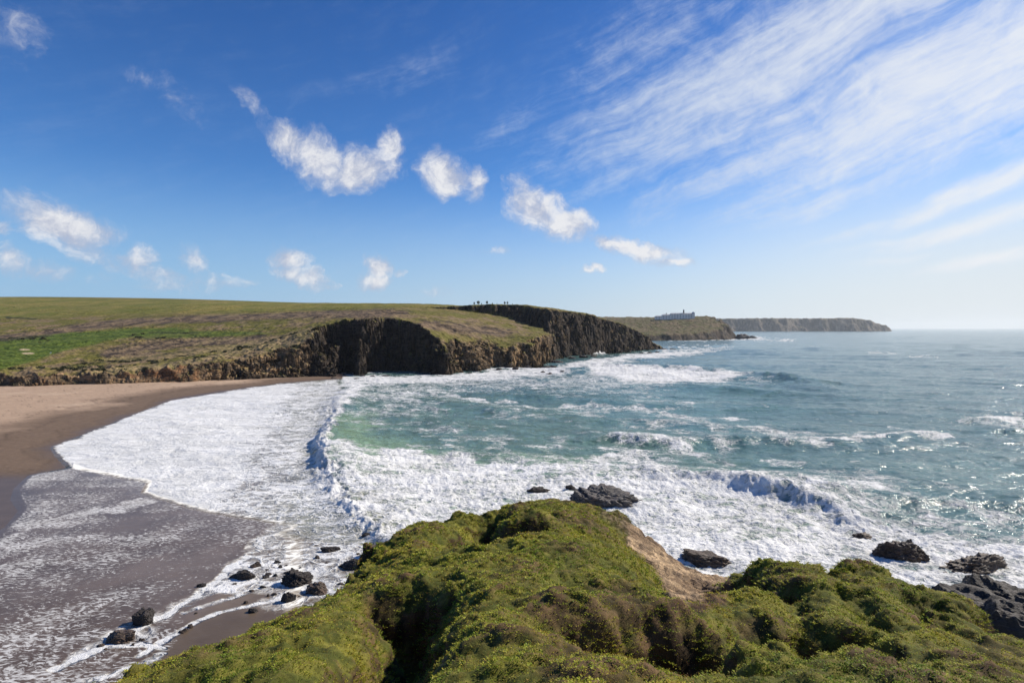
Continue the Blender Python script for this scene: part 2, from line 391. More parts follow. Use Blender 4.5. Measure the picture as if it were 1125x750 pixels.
# sideways roughness on the steep faces
k = clf*sst(n[..., 2], 0.9, 0.45)
d3 = (fbm3(X_/6, Y_/6, h/3.0, 4, .6)*2.3+np.abs(fbm3(X_/3+h/5, Y_/3, h/2.0, 3, .6, 9))*1.3)*k*(1-0.4*lo_amt)
hn = n.copy(); hn[..., 2] *= 0.3
V = V+hn*d3[..., None]
n = grid_normals(V)
# --- base colours
pxv = PX; pyv = HY-(V[..., 2]-H)/D*F
nz = n[..., 2]
na = fbm(X_/60, Y_/60, 5, .55, 40); nb = fbm(X_/14, Y_/14, 5, .6, 44); nc = fbm(X_/4, Y_/4, 4, .6, 49)
grass = lerp3(col(.118,.108,.022), col(.205,.152,.058), sst(na*0.8+nb*0.6, -0.35, 0.7))
heath = lerp3(col(.060,.044,.032), col(.20,.140,.085), sst(nb+nc*.4, -.6, .6))
def pband(pts, w_): # soft band round a pixel polyline (pixel y counts double)
    d_, *_r = seg_dist(pxv, pyv*2.2, [(a, b*2.2) for a, b in pts]); return sst(d_+nb*w_*.45+nc*w_*.2, w_, w_*0.45)
def parea(pts, soft=6): return sst(sdist(pxv, pyv*2.2, [(a, b*2.2) for a, b in pts])+nb*soft*.6, -soft*.5, soft*.5)
hm = np.maximum.reduce([pband([(0,372),(50,366),(100,358),(150,353),(230,350),(330,346),(430,343)], 11),
      pband([(170,390),(120,388),(200,376),(270,374),(320,372)], 13), pband([(390,347),(440,344)], 12),
      pband([(470,357),(500,360),(550,366)], 16), sst(nb+na*.6, .05, .6)*.85*sst(pyv, 338, 350)])
colr = lerp3(grass, heath, np.clip(hm, 0, 1))
fair = np.maximum(parea([(-300,372),(0,375),(70,366),(150,360),(215,361),(205,366),(130,372),(70,385),(40,396),(0,406),(-300,420)], 6), parea([(150,362),(260,364),(300,366),(240,370),(150,372)], 4)*.8)
stripe = 0.5+0.5*np.sin(pyv*1.5+pxv*.08)
fcol = lerp3(col(.062,.084,.012), col(.095,.112,.018), sst(stripe+nb*.8, .1, .9))
colr = lerp3(colr, fcol*np.array([.95, 1.08, 1.0]), fair)
up = parea([(-300,322),(0,326),(150,329),(430,333),(560,336),(430,337),(300,342),(150,345),(0,350),(-300,350)], 8)
colr = lerp3(colr, lerp3(col(.125,.130,.022), col(.200,.168,.040), sst(na+nb*.5, -.5, .7)), up*.85)
tan_ = np.maximum.reduce([pband([(120,396),(190,390),(250,382),(310,372),(345,362)], 9)*.75, pband([(290,386),(330,374)], 10)*.8, pband([(100,410),(140,405),(180,402),(225,394),(280,383),(340,368)], 8)*.9, pband([(215,378),(235,374),(255,372)], 4)*.7, sst(nc+nb*.8, .55, .9)*.4*(1-fair)])
colr = lerp3(colr, lerp3(col(.30,.215,.115), col(.20,.16,.07), sst(nc, -.4, .4)), np.clip(tan_, 0, 1)*.92)
for (bx, by, brx, bry) in ((27,384,6,1.0),(31,388,7,1.0)):
    kk = sst(((pxv-bx)/brx)**2+((pyv-by)/bry)**2, 1.25, .8); colr = lerp3(colr, np.broadcast_to(col(.40,.32,.20), colr.shape), kk)
dk = np.maximum.reduce([pband([(8,349),(38,350)], 3.2), pband([(0,374),(20,372),(48,369)], 5), pband([(140,368),(170,374)], 3)*.8, pband([(165,365),(215,366)], 3)*.8, pband([(70,402),(150,394),(215,384)], 4)*.7])
colr = lerp3(colr, np.broadcast_to(col(.032,.036,.014), colr.shape), np.clip(dk, 0, 1)*.85*sst(nc+.5, -.3, .3))
# rock where it is steep
rock = np.clip(clf*sst(nz+nb*.12+nc*.07-.05*lo_amt, .88, .68), 0, 1)
rock = np.maximum(rock, sst(h, 2.5, 0.3)*sst(nb, -.8, -.2))
nb2, nc2 = nb, nc
nb = fbm3((V[..., 0]-.9*V[..., 2])/15, V[..., 1]/13, (V[..., 2]+.35*V[..., 0])/5, 5, .6, 64); nc = fbm3(V[..., 0]/4, V[..., 1]/4, V[..., 2]/1.8, 4, .6, 69)
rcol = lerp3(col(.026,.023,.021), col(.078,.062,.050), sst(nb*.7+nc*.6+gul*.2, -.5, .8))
warm_sunlit = sst(PX, 345, 325)+sst(PX, 488, 505)*sst(PX, 615, 590)*(h1 > h2)  # golden rock; sunlit brightness of nose and buttress put into the colour
rcol = lerp3(rcol, lerp3(col(.095,.072,.048), col(.36,.245,.140), sst(nb+nc*.7, -.5, .8)), np.clip(warm_sunlit, 0, 1)*.9)
veg = sst(nb*.9+nc*.5+(nz-.5)*1.2, .15, .75)*sst(h, 5, 11)
rcol = lerp3(rcol, np.broadcast_to(col(.060,.055,.019), rcol.shape), veg*.55)
orange = sst(nc*.8+fbm(X_/18, Y_/18, 3, .5, 71), .45, .8)*lo_amt
rcol = lerp3(rcol, np.broadcast_to(col(.22,.10,.045), rcol.shape), orange*.6)
wetrock = sst(h+nc*.8, 3.4, 1.0)*(1-lo_amt)
rcol = lerp3(rcol, np.broadcast_to(col(.030,.027,.026), rcol.shape), wetrock*.8)
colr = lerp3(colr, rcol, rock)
M_land = land_material('heath_and_cliff', 0.30, 0.40, 0.75)
tag(grid_mesh('hills', V, M_land, keep=V[..., 2] > -2.6, attrs={'col': colr, 'rock': rock[..., None]}), kind='structure',
    label='green hills and dark cliffs beyond the beach', cat='hills')
def land_height(x, y):                               # for what stands on the hills
    k = np.argmin((V[..., 0]-x)**2+(V[..., 1]-y)**2); return float(V[..., 2].ravel()[k])

# ------------------------------------------------------------------ terrain: hotel headland and the far headland
def far_land(name, poly, T, cols, ds, kslope, esc, eamp, seed, palette, label, ledge):
    D, PX = np.meshgrid(ds, cols, indexing='ij'); x = (PX-CX)/F*D; y = D
    e = fbm(x/esc, y/esc, 5, .55, seed)*eamp+ridge(x/esc/1.3, y/esc/1.3, 3, .5, seed+4)*eamp*.7
    sd = sdist(x, y, poly)+e
    zc = -3+kslope*sd*(1+.3*fbm(x/esc*2, y/esc*2, 3, .5, seed+8)); tp = T(x, y)
    h = smin(zc, tp, ledge)
    h = h+fbm(x/esc*4, y/esc*4, 4, .6, seed+2)*ledge*.4
    Vv = np.stack([x, y, h], -1); n = grid_normals(Vv)
    cl = sst(tp-h, -.1*ledge, 1.1*ledge)
    rock = np.clip(sst(n[..., 2], .90, .70)*sst(h, 60 if name == 'x' else 400, 0), 0, 1)*np.maximum(cl, .4)
    nb = fbm(x/esc*2, y/esc*2, 4, .6, seed+9)
    c = lerp3(palette[0], palette[1], sst(nb, -.5, .5)); rc = lerp3(palette[2], palette[3], sst(nb+fbm(x/esc*6, y/esc*6, 3, .6), -.6, .8))
    c = lerp3(c, rc, rock)
    return grid_mesh(name, Vv, land_material(name+'_ground', .3, ledge*.12, ledge*.3, 3.0/ledge), keep=h > -2.5, attrs={'col': c, 'rock': rock[..., None]})
LB = [P0(640,374.4), P0(700,374.2), P0(740,374), P0(780,373.4), P0(800,372.8), P0(807,372.2), (566, 1440), (575, 1540), (560, 1750), (480, 2200), (300, 2600), (-300, 2600), (-300, 1300)]
TB = tps([PD(*q) for q in [(640,348,1750),(690,348.6,1650),(721,349.6,1560),(770,349,1500),(799,350.2,1465),(803,354,1440),(715,363,1330),(690,361,1330),(740,363,1300),(765,358.5,1370),(790,354,1420),(780,361,1330)]]+
    [(500, 1900, 45), (300, 2400, 50), (-200, 2400, 50), (0, 1500, 38), (-200, 1500, 30)], 1e-4)
o = far_land('terrain', LB, TB, np.arange(560, 830, .45), np.concatenate([np.arange(1180, 1560, 2.4), np.arange(1560, 2650, 18)]), 1.15, 60, 10, 3.0,
    (col(.090,.085,.030), col(.135,.100,.055), col(.035,.030,.028), col(.10,.08,.062)), '', 5.0)
tag(o, 'grassy headland carrying the long white building', 'headland', kind='structure')
LC = [(1300, 5700), (2100, 5520), (2500, 5470), (2900, 5520), (3300, 5480), (3720, 5560), (3740, 5700), (3300, 6500), (1000, 7500), (900, 5800)]
TC = tps([PD(*q) for q in [(740,350.2,5700),(800,350.2,5650),(850,350,5650),(900,350.2,5650),(935,350.6,5650),(952,352.5,5640),(965,355.6,5600),(975,357.4,5600),(985,358.6,5590)]]+
    [(2000, 7000, 115), (3200, 6400, 90), (1000, 7400, 110), (3700, 5700, 30), (1300, 5800, 120)], 1e-4)
o = far_land('terrain', LC, TC, np.arange(740, 1000, .5), np.concatenate([np.arange(5380, 5720, 5), np.arange(5720, 7500, 60)]), 1.35, 190, 28, 13.0,
    (col(.10,.095,.035), col(.13,.10,.055), col(.06,.05,.045), col(.20,.165,.13)), '', 16.0)
tag(o, 'long flat-topped headland fading on the horizon', 'headland', kind='structure')

# ------------------------------------------------------------------ water and beach
SEA_EDGE = [(378,416),(345,418.5),(310,421),(280,425),(250,430),(190,440),(160,451),(130,463),(95,477),(60,491),(66,501),(80,514),(56,518),(37,522),(22,536),(19,548),(28,560),(14,578),(-10,592),(-60,604),(-300,640),(-1200,690),
            (-1200,1100),(2600,1100),(2600,361.15),(378,361.15)]
EDGE_W = [P0(a, b) for a, b in SEA_EDGE]
cols = np.concatenate([np.arange(-900, -60, 8.0), np.arange(-60, 1190, 1.15), np.arange(1190, 2100, 8.0)])
rows = np.concatenate([[361.22, 361.35, 361.5, 361.75], np.arange(362, 372, .3), np.arange(372, 440, .5), np.arange(440, 760, .9), np.arange(760, 930, 6)])
PY, PX = np.meshgrid(rows, cols, indexing='ij')
kk = H/(PY-HY); X_ = (PX-CX)*kk; Y_ = F*kk
# feature masks live in plan; the pixel pair (PX, PY) is just a handy name for a plan position
edge = sdist(X_, Y_, EDGE_W)
near = sst(Y_, 1500, 200)
n_a = fbm(X_/22, Y_/22, 4, .55, 2.2); n_b = fbm(X_/7, Y_/7, 4, .55, 6.1); n_c = fbm(X_/2.1, Y_/2.1, 4, .6, 9.7); n_d = fbm(X_/.7, Y_/.7, 3, .6, 4.4)
def line(pts, w_, wob=0.35):   # soft line, widths in pixel rows
    q = [(a*.4, b) for a, b in pts]
    d_, *_r = seg_dist(PX*.4+n_b*w_*.5, PY+n_a*w_*wob*2+n_b*w_*wob, q); return sst(d_, w_, w_*.25)
def area(pts, soft=5, wob=.8):
    q = [(a*.6, b) for a, b in pts]
    return sst(sdist(PX*.6+n_a*soft*wob*1.4, PY+n_b*soft*wob+n_a*soft*wob*.6, q), -soft, soft)
# --- swell
def swell(ang_, L, amp, ph, var):
    a = R(ang_); s = X_*math.sin(a)+Y_*math.cos(a)
    s = s+fbm(X_/(L*2.2), Y_/(L*2.2), 3, .5, ph)*L*.55
    c = np.cos(2*np.pi*s/L); env = np.clip(.55+fbm(X_/(L*2.5), Y_/(L*2.5), 2, .5, ph+9)*var, 0, 1.5)
    return amp*env*(np.sign(c)*np.abs(c)**.85*.6+.4*c*c)
calm = sst(edge, 4, 40)
z = (swell(8, 58, 1.35, 1.0, .9)+swell(22, 27, .55, 5.0, .9)+swell(-16, 15, .24, 8.0, .9))*calm
chop = ridge(X_/6.5, Y_/4.2, 4, .52, 3.3)*.15+ridge(X_/2.4+n_b*.3, Y_/1.6, 3, .5, 5.5)*.05
z = z+chop*sst(edge, 2, 14)*sst(Y_, 2500, 500)
foam = np.zeros(X_.shape)
# --- breaking waves: crest polyline, height, front width, back width, face direction, foam
WAVES = [([(392,421),(378,436),(371,452),(367,474),(363,494),(361,512),(371,536),(390,558),(407,580),(412,592)], 1.30, 3.4, 10, (-1,-.12)),
         ([(690,520),(760,529),(850,547),(885,556),(920,566),(960,582)], 1.9, 3.0, 8, (-.15,-1)),
         ([(770,411),(820,413),(860,417),(890,422),(915,430)], 2.3, 6.0, 12, (-.2,-1)),
         ([(636,488),(660,484),(690,485),(730,490),(770,498)], 1.5, 4.0, 8, (-.1,-1)),
         ([(640,404),(662,402),(700,404),(760,407),(830,412)], 2.0, 5.0, 12, (-.2,-1)),
         ([(690,492),(740,490),(790,488),(830,485),(900,489),(950,488),(1000,480),(1060,478)], 1.1, 4.0, 8, (0,-1)),
         ([(820,532),(870,540),(940,548),(1010,556),(1080,566)], .9, 4.0, 8, (0,-1)),
         ([(420,455),(470,449),(520,452),(600,456)], .9, 5.0, 10, (0,-1)),
         ([(500,432),(560,437),(620,440),(700,446)], .9, 5.0, 10, (0,-1)),
         ([(1060,462),(1090,466),(1140,476),(1200,484)], 1.3, 5.0, 9, (0,-1))]
for pts, hgt, wf, wb, fd in WAVES:
    d_, ox, oy, tt = seg_dist(X_+n_b*.8, Y_+n_b*1.2, [P0(*q) for q in pts])
    s = (ox*fd[0]+oy*fd[1])
    pr = np.where(s > 0, np.exp(-(d_/wf)**2), np.exp(-(d_/wb)**1.6))
    z = z+hgt*pr*np.sin(np.pi*np.clip(tt, .0, 1))**.6*(1+.25*n_b)
# --- foam cover
foam = np.maximum(foam, 1.25*area([(372,416),(310,421),(250,430),(190,440),(130,463),(60,491),(80,514),(123,522),(165,530),(158,541),(200,555),(239,564),(284,571),(320,577),(372,582),(398,572),(374,545),(352,520),(345,500),(352,478),(366,452),(378,434)], 3.0, .35)*sst(PX+PY*.6, 640, 540))
foam = np.maximum(foam, .70*area([(372,416),(310,421),(250,430),(190,440),(130,463),(60,491),(80,514),(123,522),(165,530),(158,541),(200,555),(239,564),(284,571),(320,577),(372,582),(405,575),(374,545),(352,520),(345,500),(352,478),(366,452),(378,434)], 3.0, .35))
foam = np.maximum(foam, .97*line([(392,424),(378,438),(366,456),(358,476),(352,496),(352,514),(360,534),(380,558),(400,578),(410,590)], 7, .1))
foam = np.maximum(foam, .86*area([(385,512),(430,503),(500,503),(560,508),(610,516),(660,508),(700,512),(760,521),(810,524),(850,540),(900,552),(960,578),(1030,588),(1125,598),(1300,612),(1300,720),(1000,720),(700,700),(420,640),(412,598),(400,560)], 9, 1.0))
foam = np.maximum(foam, .50*area([(385,505),(430,497),(520,496),(600,502),(700,502),(800,515),(900,540),(1000,565),(1125,580),(1300,590),(1300,720),(420,650)], 12, 1.1))
foam = np.maximum(foam, .60*area([(300,577),(330,572),(330,572),(400,575),(430,600),(420,640),(370,655),(320,665),(280,650),(230,650),(180,676),(115,715),(60,740),(95,705),(165,668),(225,635)], 5, .9))
foam = np.maximum(foam, 1.0*area([(640,400),(690,402),(760,406),(800,410),(828,414),(790,420),(740,421),(690,421),(650,412)], 4, .6))
foam = np.maximum(foam, .92*area([(560,408),(600,405),(640,397),(690,390),(730,386),(790,385),(770,390),(700,396),(650,402),(610,412),(565,414)], 3.5, .6))
foam = np.maximum(foam, .86*area([(372,412),(410,412),(470,413),(500,411),(590,404),(600,409),(560,417),(480,421),(400,424),(378,428)], 3.0, .8))
foam = np.maximum(foam, .52*area([(375,425),(440,415),(560,412),(640,408),(700,420),(740,424),(690,432),(560,428),(470,434),(400,447),(372,460)], 7, 1.2))
for pts, w_, a in [([(800,383),(760,384),(735,386)],3,.8),([(808,372.6),(830,373.2),(872,374.5)],1.6,.95),([(735,374.6),(770,374.6),(806,373.2)],1.2,.8),([(815,371.5),(840,371)],1.2,.9),
        ([(475,432),(505,440),(545,444),(590,448),(640,447)],3.2,.8),([(640,446),(690,449),(715,452),(760,447)],3,.62),([(560,432),(600,436),(660,440)],3,.6),
        ([(735,456),(760,460),(790,465),(830,470)],4,.74),([(710,489),(730,494),(755,500),(790,506)],5,.8),([(790,470),(800,485),(790,500),(805,508)],6,.58),([(770,466),(810,466),(840,475),(870,487),(910,491),(960,487),(1000,480),(1040,483)],4.2,.80),
        ([(840,476),(900,480),(960,477)],2.6,.55),([(1060,462),(1085,464),(1110,470),(1140,474)],4.5,.8),([(1080,452),(1120,458)],2,.6),([(955,388),(985,389)],1.3,.7),([(1000,392),(1030,393)],1.2,.7),([(890,381),(905,381)],1,.55),
        ([(860,543),(960,553),(1050,563),(1125,575)],4,.55),([(930,557),(1000,552),(1060,560)],3,.5),([(400,440),(450,446),(480,452)],3,.6),([(430,482),(500,484),(560,487)],2.2,.52),([(380,458),(420,454),(470,450)],4,.55),
        ([(615,447),(650,455),(680,462)],2.4,.45),([(640,515),(670,506),(700,510)],9,.95),([(1000,510),(1050,514),(1100,520)],3,.36),([(740,425),(800,424),(850,421)],3,.5),([(980,470),(1010,474)],3,.5)]:
    foam = np.maximum(foam, a*.86*line(pts, w_*1.3, .6)*(.85+.5*n_a))
# whitecaps further out
wc = sst(fbm(X_/14, Y_/9, 4, .55, 55), .62, .85)*sst(Y_, 260, 140)*.42+sst(fbm(X_/60, Y_/28, 4, .5, 57), .95, 1.15)*sst(Y_, 150, 400)*.5
foam = np.maximum(foam, wc*calm)
dipm = np.maximum(line([(640,444),(560,441),(520,437)], 3.5)*.5, 0)
foam = np.maximum(foam, .74*line([(380,508),(384,525),(396,545),(412,570),(420,590)], 16, .4))
for (qx, qy, qr) in [(326,634,4),(350,644,3.5),(268,632,3),(388,622,3),(362,604,3),(408,612,3),(160,682,2.2),(134,699,2.6),(660,557,9),(988,614,7),(1075,626,8),(947,590,4),(590,544,4),(774,624,6),(1020,650,7),(316,658,2.5)]:
    cx_, cy_ = P0(qx, qy); foam = np.maximum(foam, (.72+.35*n_b)*np.exp(-((X_-cx_)**2+(Y_-cy_)**2)/qr**2))
bay = area([(372,420),(480,416),(620,412),(700,425),(860,470),(1000,540),(1125,560),(900,560),(640,505),(380,505)], 10)
foam = np.maximum(foam, bay*(.25+.24*n_a+.14*n_b))
foam = np.clip(foam-dipm+n_b*.10*sst(foam, .02, .4), 0, 1.3)
# thin backwash: flecks on wet sand
swash = area([(372,412),(250,428),(50,488),(60,540),(158,552),(320,590),(372,600),(412,598),(374,545),(352,520),(345,500),(352,478),(366,452),(378,434)], 3, .3)
shore = area([(-900,690),(-60,604),(60,530),(158,541),(320,577),(400,584),(412,600),(470,640),(500,760),(300,930),(-900,930)], 6, .3)
film = area([(80,512),(37,521),(19,540),(28,560),(0,588),(-300,636),(-900,680),(-900,900),(150,760),(200,700),(215,655),(262,612),(325,577),(284,571),(239,564),(200,555),(158,541),(165,530),(123,522)], 2.0, .5)
fleck = film*(.56+.20*n_a+.12*n_b)
fleck = np.maximum(fleck, film*line([(0,598),(25,580),(70,570),(120,558),(160,548)], 8, .4)*.74)
fleck = np.maximum(fleck, film*line([(-60,600),(0,606),(60,604),(140,600),(200,585)], 10, .4)*.56)
fleck = np.maximum(fleck, film*line([(22,536),(37,523),(78,515)], 3, .3)*.6)
fleck = np.maximum(fleck, film*line([(0,700),(60,700),(130,690),(180,676)], 9, .6)*.66)
for pts, w_, a in [([(60,738),(115,712),(175,676),(225,642),(272,610)],4.0,.92),([(150,722),(185,700),(215,683),(240,672),(300,660)],3.0,.8),([(100,750),(150,735),(175,718)],5,.7),([(110,712),(155,708),(175,712)],4,.8),([(200,672),(250,655),(300,640),(330,645)],3,.7)]:
    foam = np.maximum(foam, a*line(pts, w_, .5))
murk = area([(250,585),(330,575),(400,585),(425,605),(420,650),(300,680),(150,760),(0,780),(60,740),(160,672),(225,636)], 6, .8)
# foam has body
z = z*(1-shore*.9)
z = z*(1-.55*swash*sst(PX, 380, 330))
z = z+sst(foam, .45, .95)*(.08+.17*np.clip(n_c, -1, 1)+.10*np.clip(n_d, -1, 1))*sst(edge, 1.5, 8)*(1-.78*np.maximum(swash, shore))
z = z+sst(line([(366,456),(358,476),(352,496),(352,514),(360,534),(380,558),(400,578),(410,590)], 7, .1), .2, .8)*(.20*np.clip(n_c, -.6, 1)+.10*n_d+.22*n_b)
splash = np.exp(-(((X_-P0(660,390)[0])/7)**2+((Y_-P0(660,389.6)[1])/5)**2))
z = z+splash*(2.6+2.0*n_c+1.5*n_d); foam = np.maximum(foam, splash*1.3)
z = z+.05
z = np.where(edge < 6, .035+(z-.035)*sst(edge, 0, 6)+.02*np.exp(-((edge-.3)/.5)**2)*sst(foam, .3, .7)+np.clip(edge, -8, 0)*.03, z)
film = np.maximum(film, sst(PX, 335, 312)*sst(PY, 494, 502)*(1-swash))
film_z = film*sst(edge, 0, 1)
z = z*(1-film_z)+film_z*(.035+.006*n_b)
# --- colour of the water body
wcol = lerp3(col(.080,.158,.146), col(.060,.130,.126), sst(n_a, -.6, .6))
wcol = lerp3(wcol, np.broadcast_to(col(.092,.190,.172), wcol.shape), area([(640,425),(760,405),(860,425),(840,470),(700,480),(600,470)], 30, .8)*.8)
wcol = lerp3(wcol, np.broadcast_to(col(.112,.188,.146), wcol.shape), area([(370,425),(480,425),(600,440),(740,480),(830,520),(900,560),(600,520),(380,520)], 14, .8)*.9)
wcol = lerp3(wcol, np.broadcast_to(col(.200,.300,.175), wcol.shape), np.maximum(line([(374,470),(372,490),(385,505),(430,500)], 22, .3), area([(370,500),(640,506),(900,565),(900,620),(420,620),(400,560)], 8)*.7))
wcol = lerp3(wcol, np.broadcast_to(col(.24,.22,.125), wcol.shape), area([(385,530),(420,545),(440,580),(415,600),(395,575)], 12, .8)*.8)
wcol = lerp3(wcol, np.broadcast_to(col(.125,.095,.078), wcol.shape), sst(PX, 340, 315)*sst(PY, 494, 502))
wcol = lerp3(wcol, lerp3(col(.16,.12,.078), col(.105,.076,.05), sst(n_b, -.4, .6)), np.maximum(murk, shore))
wcol = lerp3(wcol, lerp3(col(.19,.165,.15), col(.24,.235,.17), sst(PX+n_a*30, 250, 360)), swash*.92)
filmc = lerp3(col(.150,.118,.098), col(.105,.076,.058), sst(n_a+(PY-600)/160, -.7, 1.0))
wcol = lerp3(wcol, filmc, np.maximum(area([(80,512),(37,521),(19,540),(0,588),(-900,680),(-900,900),(120,790),(210,680),(275,600),(325,577),(284,571),(200,555),(158,541)], 9, 1.0), film*.5))
wcol = lerp3(wcol, np.broadcast_to(col(.105,.080,.066), wcol.shape), sst(edge, 3, 0)*(PX < 385)*(1-swash*.5))
wcol = lerp3(wcol, np.broadcast_to(col(.6,.6,.6), wcol.shape), np.clip(splash*1.5, 0, 1))

def water_material():
    m, t, p = material('sea_water')
    tc = t.new('ShaderNodeTexCoord').outputs['Object']
    c = t.attr('col').outputs['Color']; f = t.attr('foam').outputs['Fac']; fl = t.attr('fleck').outputs['Fac']; fm = t.attr('film').outputs['Fac']
    wp = t.noise(tc, .35, 4, .55, out=1)
    va = t.new('ShaderNodeVectorMath', operation='MULTIPLY_ADD'); t.l.new(wp, va.inputs[0]); va.inputs[1].default_value = (2.4, 2.4, 0); t.l.new(tc, va.inputs[2])
    wv_ = va.outputs[0]
    n1 = t.noise(t.mapping(wv_, rot=(0,0,R(-12)), scale=(.5, 1, 1)), .55, 10, .70, .6)
    n2 = t.noise(wv_, 1.9, 6, .65)
    ve = t.voro(t.mapping(wv_, scale=(.75, 1.15, .0)), .50)
    ve2 = t.voro(t.mapping(wv_, scale=(.8, 1.1, .0)), 1.5)
    ve3 = t.voro(t.mapping(wv_, scale=(.6, 1.2, .0)), .20)
    lace = t.m('SUBTRACT', 1.0, t.ss(ve, .0, .20)); lace2 = t.m('SUBTRACT', 1.0, t.ss(ve2, .0, .26)); lace3 = t.m('SUBTRACT', 1.0, t.ss(ve3, .0, .22))
    n0 = t.noise(t.mapping(tc, rot=(0,0,R(-14)), scale=(.5, 1, 1)), .13, 5, .6, .8)
    body = t.m('ADD', t.m('ADD', f, t.m('MULTIPLY', t.m('SUBTRACT', n1, .5), .95)), t.m('MULTIPLY', t.m('SUBTRACT', n2, .5), .40))
    body = t.m('ADD', body, t.m('MULTIPLY', t.m('SUBTRACT', n0, .5), .75))
    net = t.m('ADD', t.m('ADD', t.m('MULTIPLY', lace, .28), t.m('MULTIPLY', lace2, .20)), t.m('MULTIPLY', lace3, .16))
    body = t.m('ADD', body, t.m('MULTIPLY', t.m('SUBTRACT', net, .16), t.ss(f, .1, .4)))
    fo = t.m('ADD', t.m('MULTIPLY', t.ss(body, .34, .80), .42), t.m('MULTIPLY', t.ss(body, .62, .98), .58))
    fo = t.m('MULTIPLY', fo, t.ss(f, .03, .22))
    # flecks: short streaks of foam left on the film of backwash
    fv = t.mapping(wv_, rot=(0,0,R(-34)), scale=(.7, 1.9, 1))
    fn = t.noise(fv, 2.3, 5, .62); fe = t.noise(t.mapping(tc, rot=(0,0,R(-30)), scale=(.25, .8, 1)), .35, 4, .55)
    fk = t.ss(t.m('ADD', t.m('ADD', fl, t.m('MULTIPLY', t.m('SUBTRACT', fn, .5), 1.9)), t.m('MULTIPLY', t.m('SUBTRACT', fe, .5), .6)), .55, .86)
    fk = t.m('MULTIPLY', fk, t.ss(fl, .05, .3, 0, .74))
    foam_ = t.m('MAXIMUM', fo, fk)
    cv = t.ss(t.noise(tc, .16, 6, .6), .3, .7, .82, 1.18)
    vv = t.new('ShaderNodeCombineColor')
    for i in range(3): t.l.new(cv, vv.inputs[i])
    wc = t.mix(1.0, c, vv.outputs[0], 'MULTIPLY')
    foamc = t.mix(t.ss(t.m('ADD', t.m('MULTIPLY', n1, .9), t.m('MULTIPLY', n0, .6)), .5, 1.0), rgb(.58,.58,.56), rgb(.80,.80,.79))
    t.l.new(t.mix(foam_, wc, foamc), p.inputs['Base Color'])
    t.l.new(t.m('ADD', t.m('MULTIPLY', foam_, .6), t.m('ADD', .13, t.m('MULTIPLY', fm, .16))), p.inputs['Roughness'])
    p.inputs['IOR'].default_value = 1.33
    t.l.new(t.m('SUBTRACT', t.m('SUBTRACT', .5, t.m('MULTIPLY', foam_, .35)), t.m('MULTIPLY', fm, .22)), p.inputs['Specular IOR Level'])
    w1 = t.noise(t.mapping(tc, rot=(0,0,R(10)), scale=(.55, 1, 1)), .85, 7, .62, .4)
    w2 = t.noise(t.mapping(tc, rot=(0,0,R(-18)), scale=(.6, 1, 1)), .22, 5, .6, .4)
    w3 = t.noise(t.mapping(tc, rot=(0,0,R(6)), scale=(.5, 1, 1)), .055, 6, .6, .4)
    rip = t.m('ADD', t.m('ADD', t.m('MULTIPLY', w1, .26), t.m('MULTIPLY', w2, 1.0)), t.m('MULTIPLY', w3, 1.9))
    rip = t.m('MULTIPLY', rip, t.m('SUBTRACT', 1.0, t.m('MULTIPLY', fm, .93)))
    fb = t.m('MULTIPLY', t.m('MULTIPLY', t.m('ADD', n2, t.m('MULTIPLY', fo, .5)), fo), .22)
    t.l.new(t.bump(t.m('ADD', rip, fb), 1.0, 1.0), p.inputs['Normal'])
    return m
M_sea = water_material()
V_sea = np.stack([X_, Y_, z], -1)
tag(grid_mesh('water', V_sea, M_sea, keep=edge > -6, attrs={'col': wcol, 'foam': foam[..., None], 'fleck': fleck[..., None], 'film': np.clip(film, 0, 1)[..., None]}), kind='structure',
    label='teal sea with white surf', cat='sea')
seaP = (X_, Y_, z)
def water_height(x, y):
    k = np.argmin((X_w-x)**2+(Y_w-y)**2); return float(Z_w.ravel()[k])
X_w, Y_w, Z_w = X_, Y_, z

cols = np.concatenate([np.arange(-900, -40, 6.0), np.arange(-40, 470, 1.6)]); rows = np.concatenate([np.arange(407, 470, .8), np.arange(470, 790, 1.6), np.arange(790, 940, 8)])
PY, PX = np.meshgrid(rows, cols, indexing='ij'); kk = H/(PY-HY); X_ = (PX-CX)*kk; Y_ = F*kk
edge = sdist(X_, Y_, EDGE_W)
nb = fbm(X_/9, Y_/9, 4, .55, 3); nc = fbm(X_/2, Y_/2, 3, .55, 5); na = fbm(X_/40, Y_/40, 3, .5, 9)
zb = np.where(edge < 0, np.minimum(-edge*.014, .9)+nb*.05*sst(-edge, 2, 15)+nc*.03*sst(-edge, 15, 40), -np.minimum(edge, 60)*.02)
dry = sst(-edge+na*8+nb*2, 14, 34)
bcol = lerp3(col(.165,.115,.080), col(.40,.285,.200), dry)
bcol = lerp3(bcol, np.broadcast_to(col(.50,.37,.265), bcol.shape), sst(nb*.7+na, .1, .8)*dry*.55)
wet = sst(-edge+nb*1.2+na*3, 8, -1)
strand = np.exp(-((-edge+nb*2.2+na*7-16)/.8)**2)*.5+np.exp(-((-edge+nb*2.6+na*9-27)/.6)**2)*.6+np.exp(-((-edge+nb*1.6+na*5-7)/.5)**2)*.35
bcol = bcol*(1-.35*np.clip(strand*(1+nc*2), 0, 1))[..., None]
weed = sst(fbm(X_/1.4, Y_/1.0, 3, .6, 61)+.5*fbm(X_/12, Y_/12, 3, .5, 62), .75, .95)*sst(-edge, 18, 30)
bcol = bcol*(1-.4*weed)[..., None]
bcol = lerp3(bcol, np.broadcast_to(col(.115,.083,.062), bcol.shape), wet)
wetx = np.clip(np.maximum(wet*.9, .22*(1-dry)), 0, 1)
low = sst(PY, 512, 530); bcol = lerp3(bcol, np.broadcast_to(col(.110,.080,.060), bcol.shape), low)
wetx = np.maximum(wetx, low*.9)
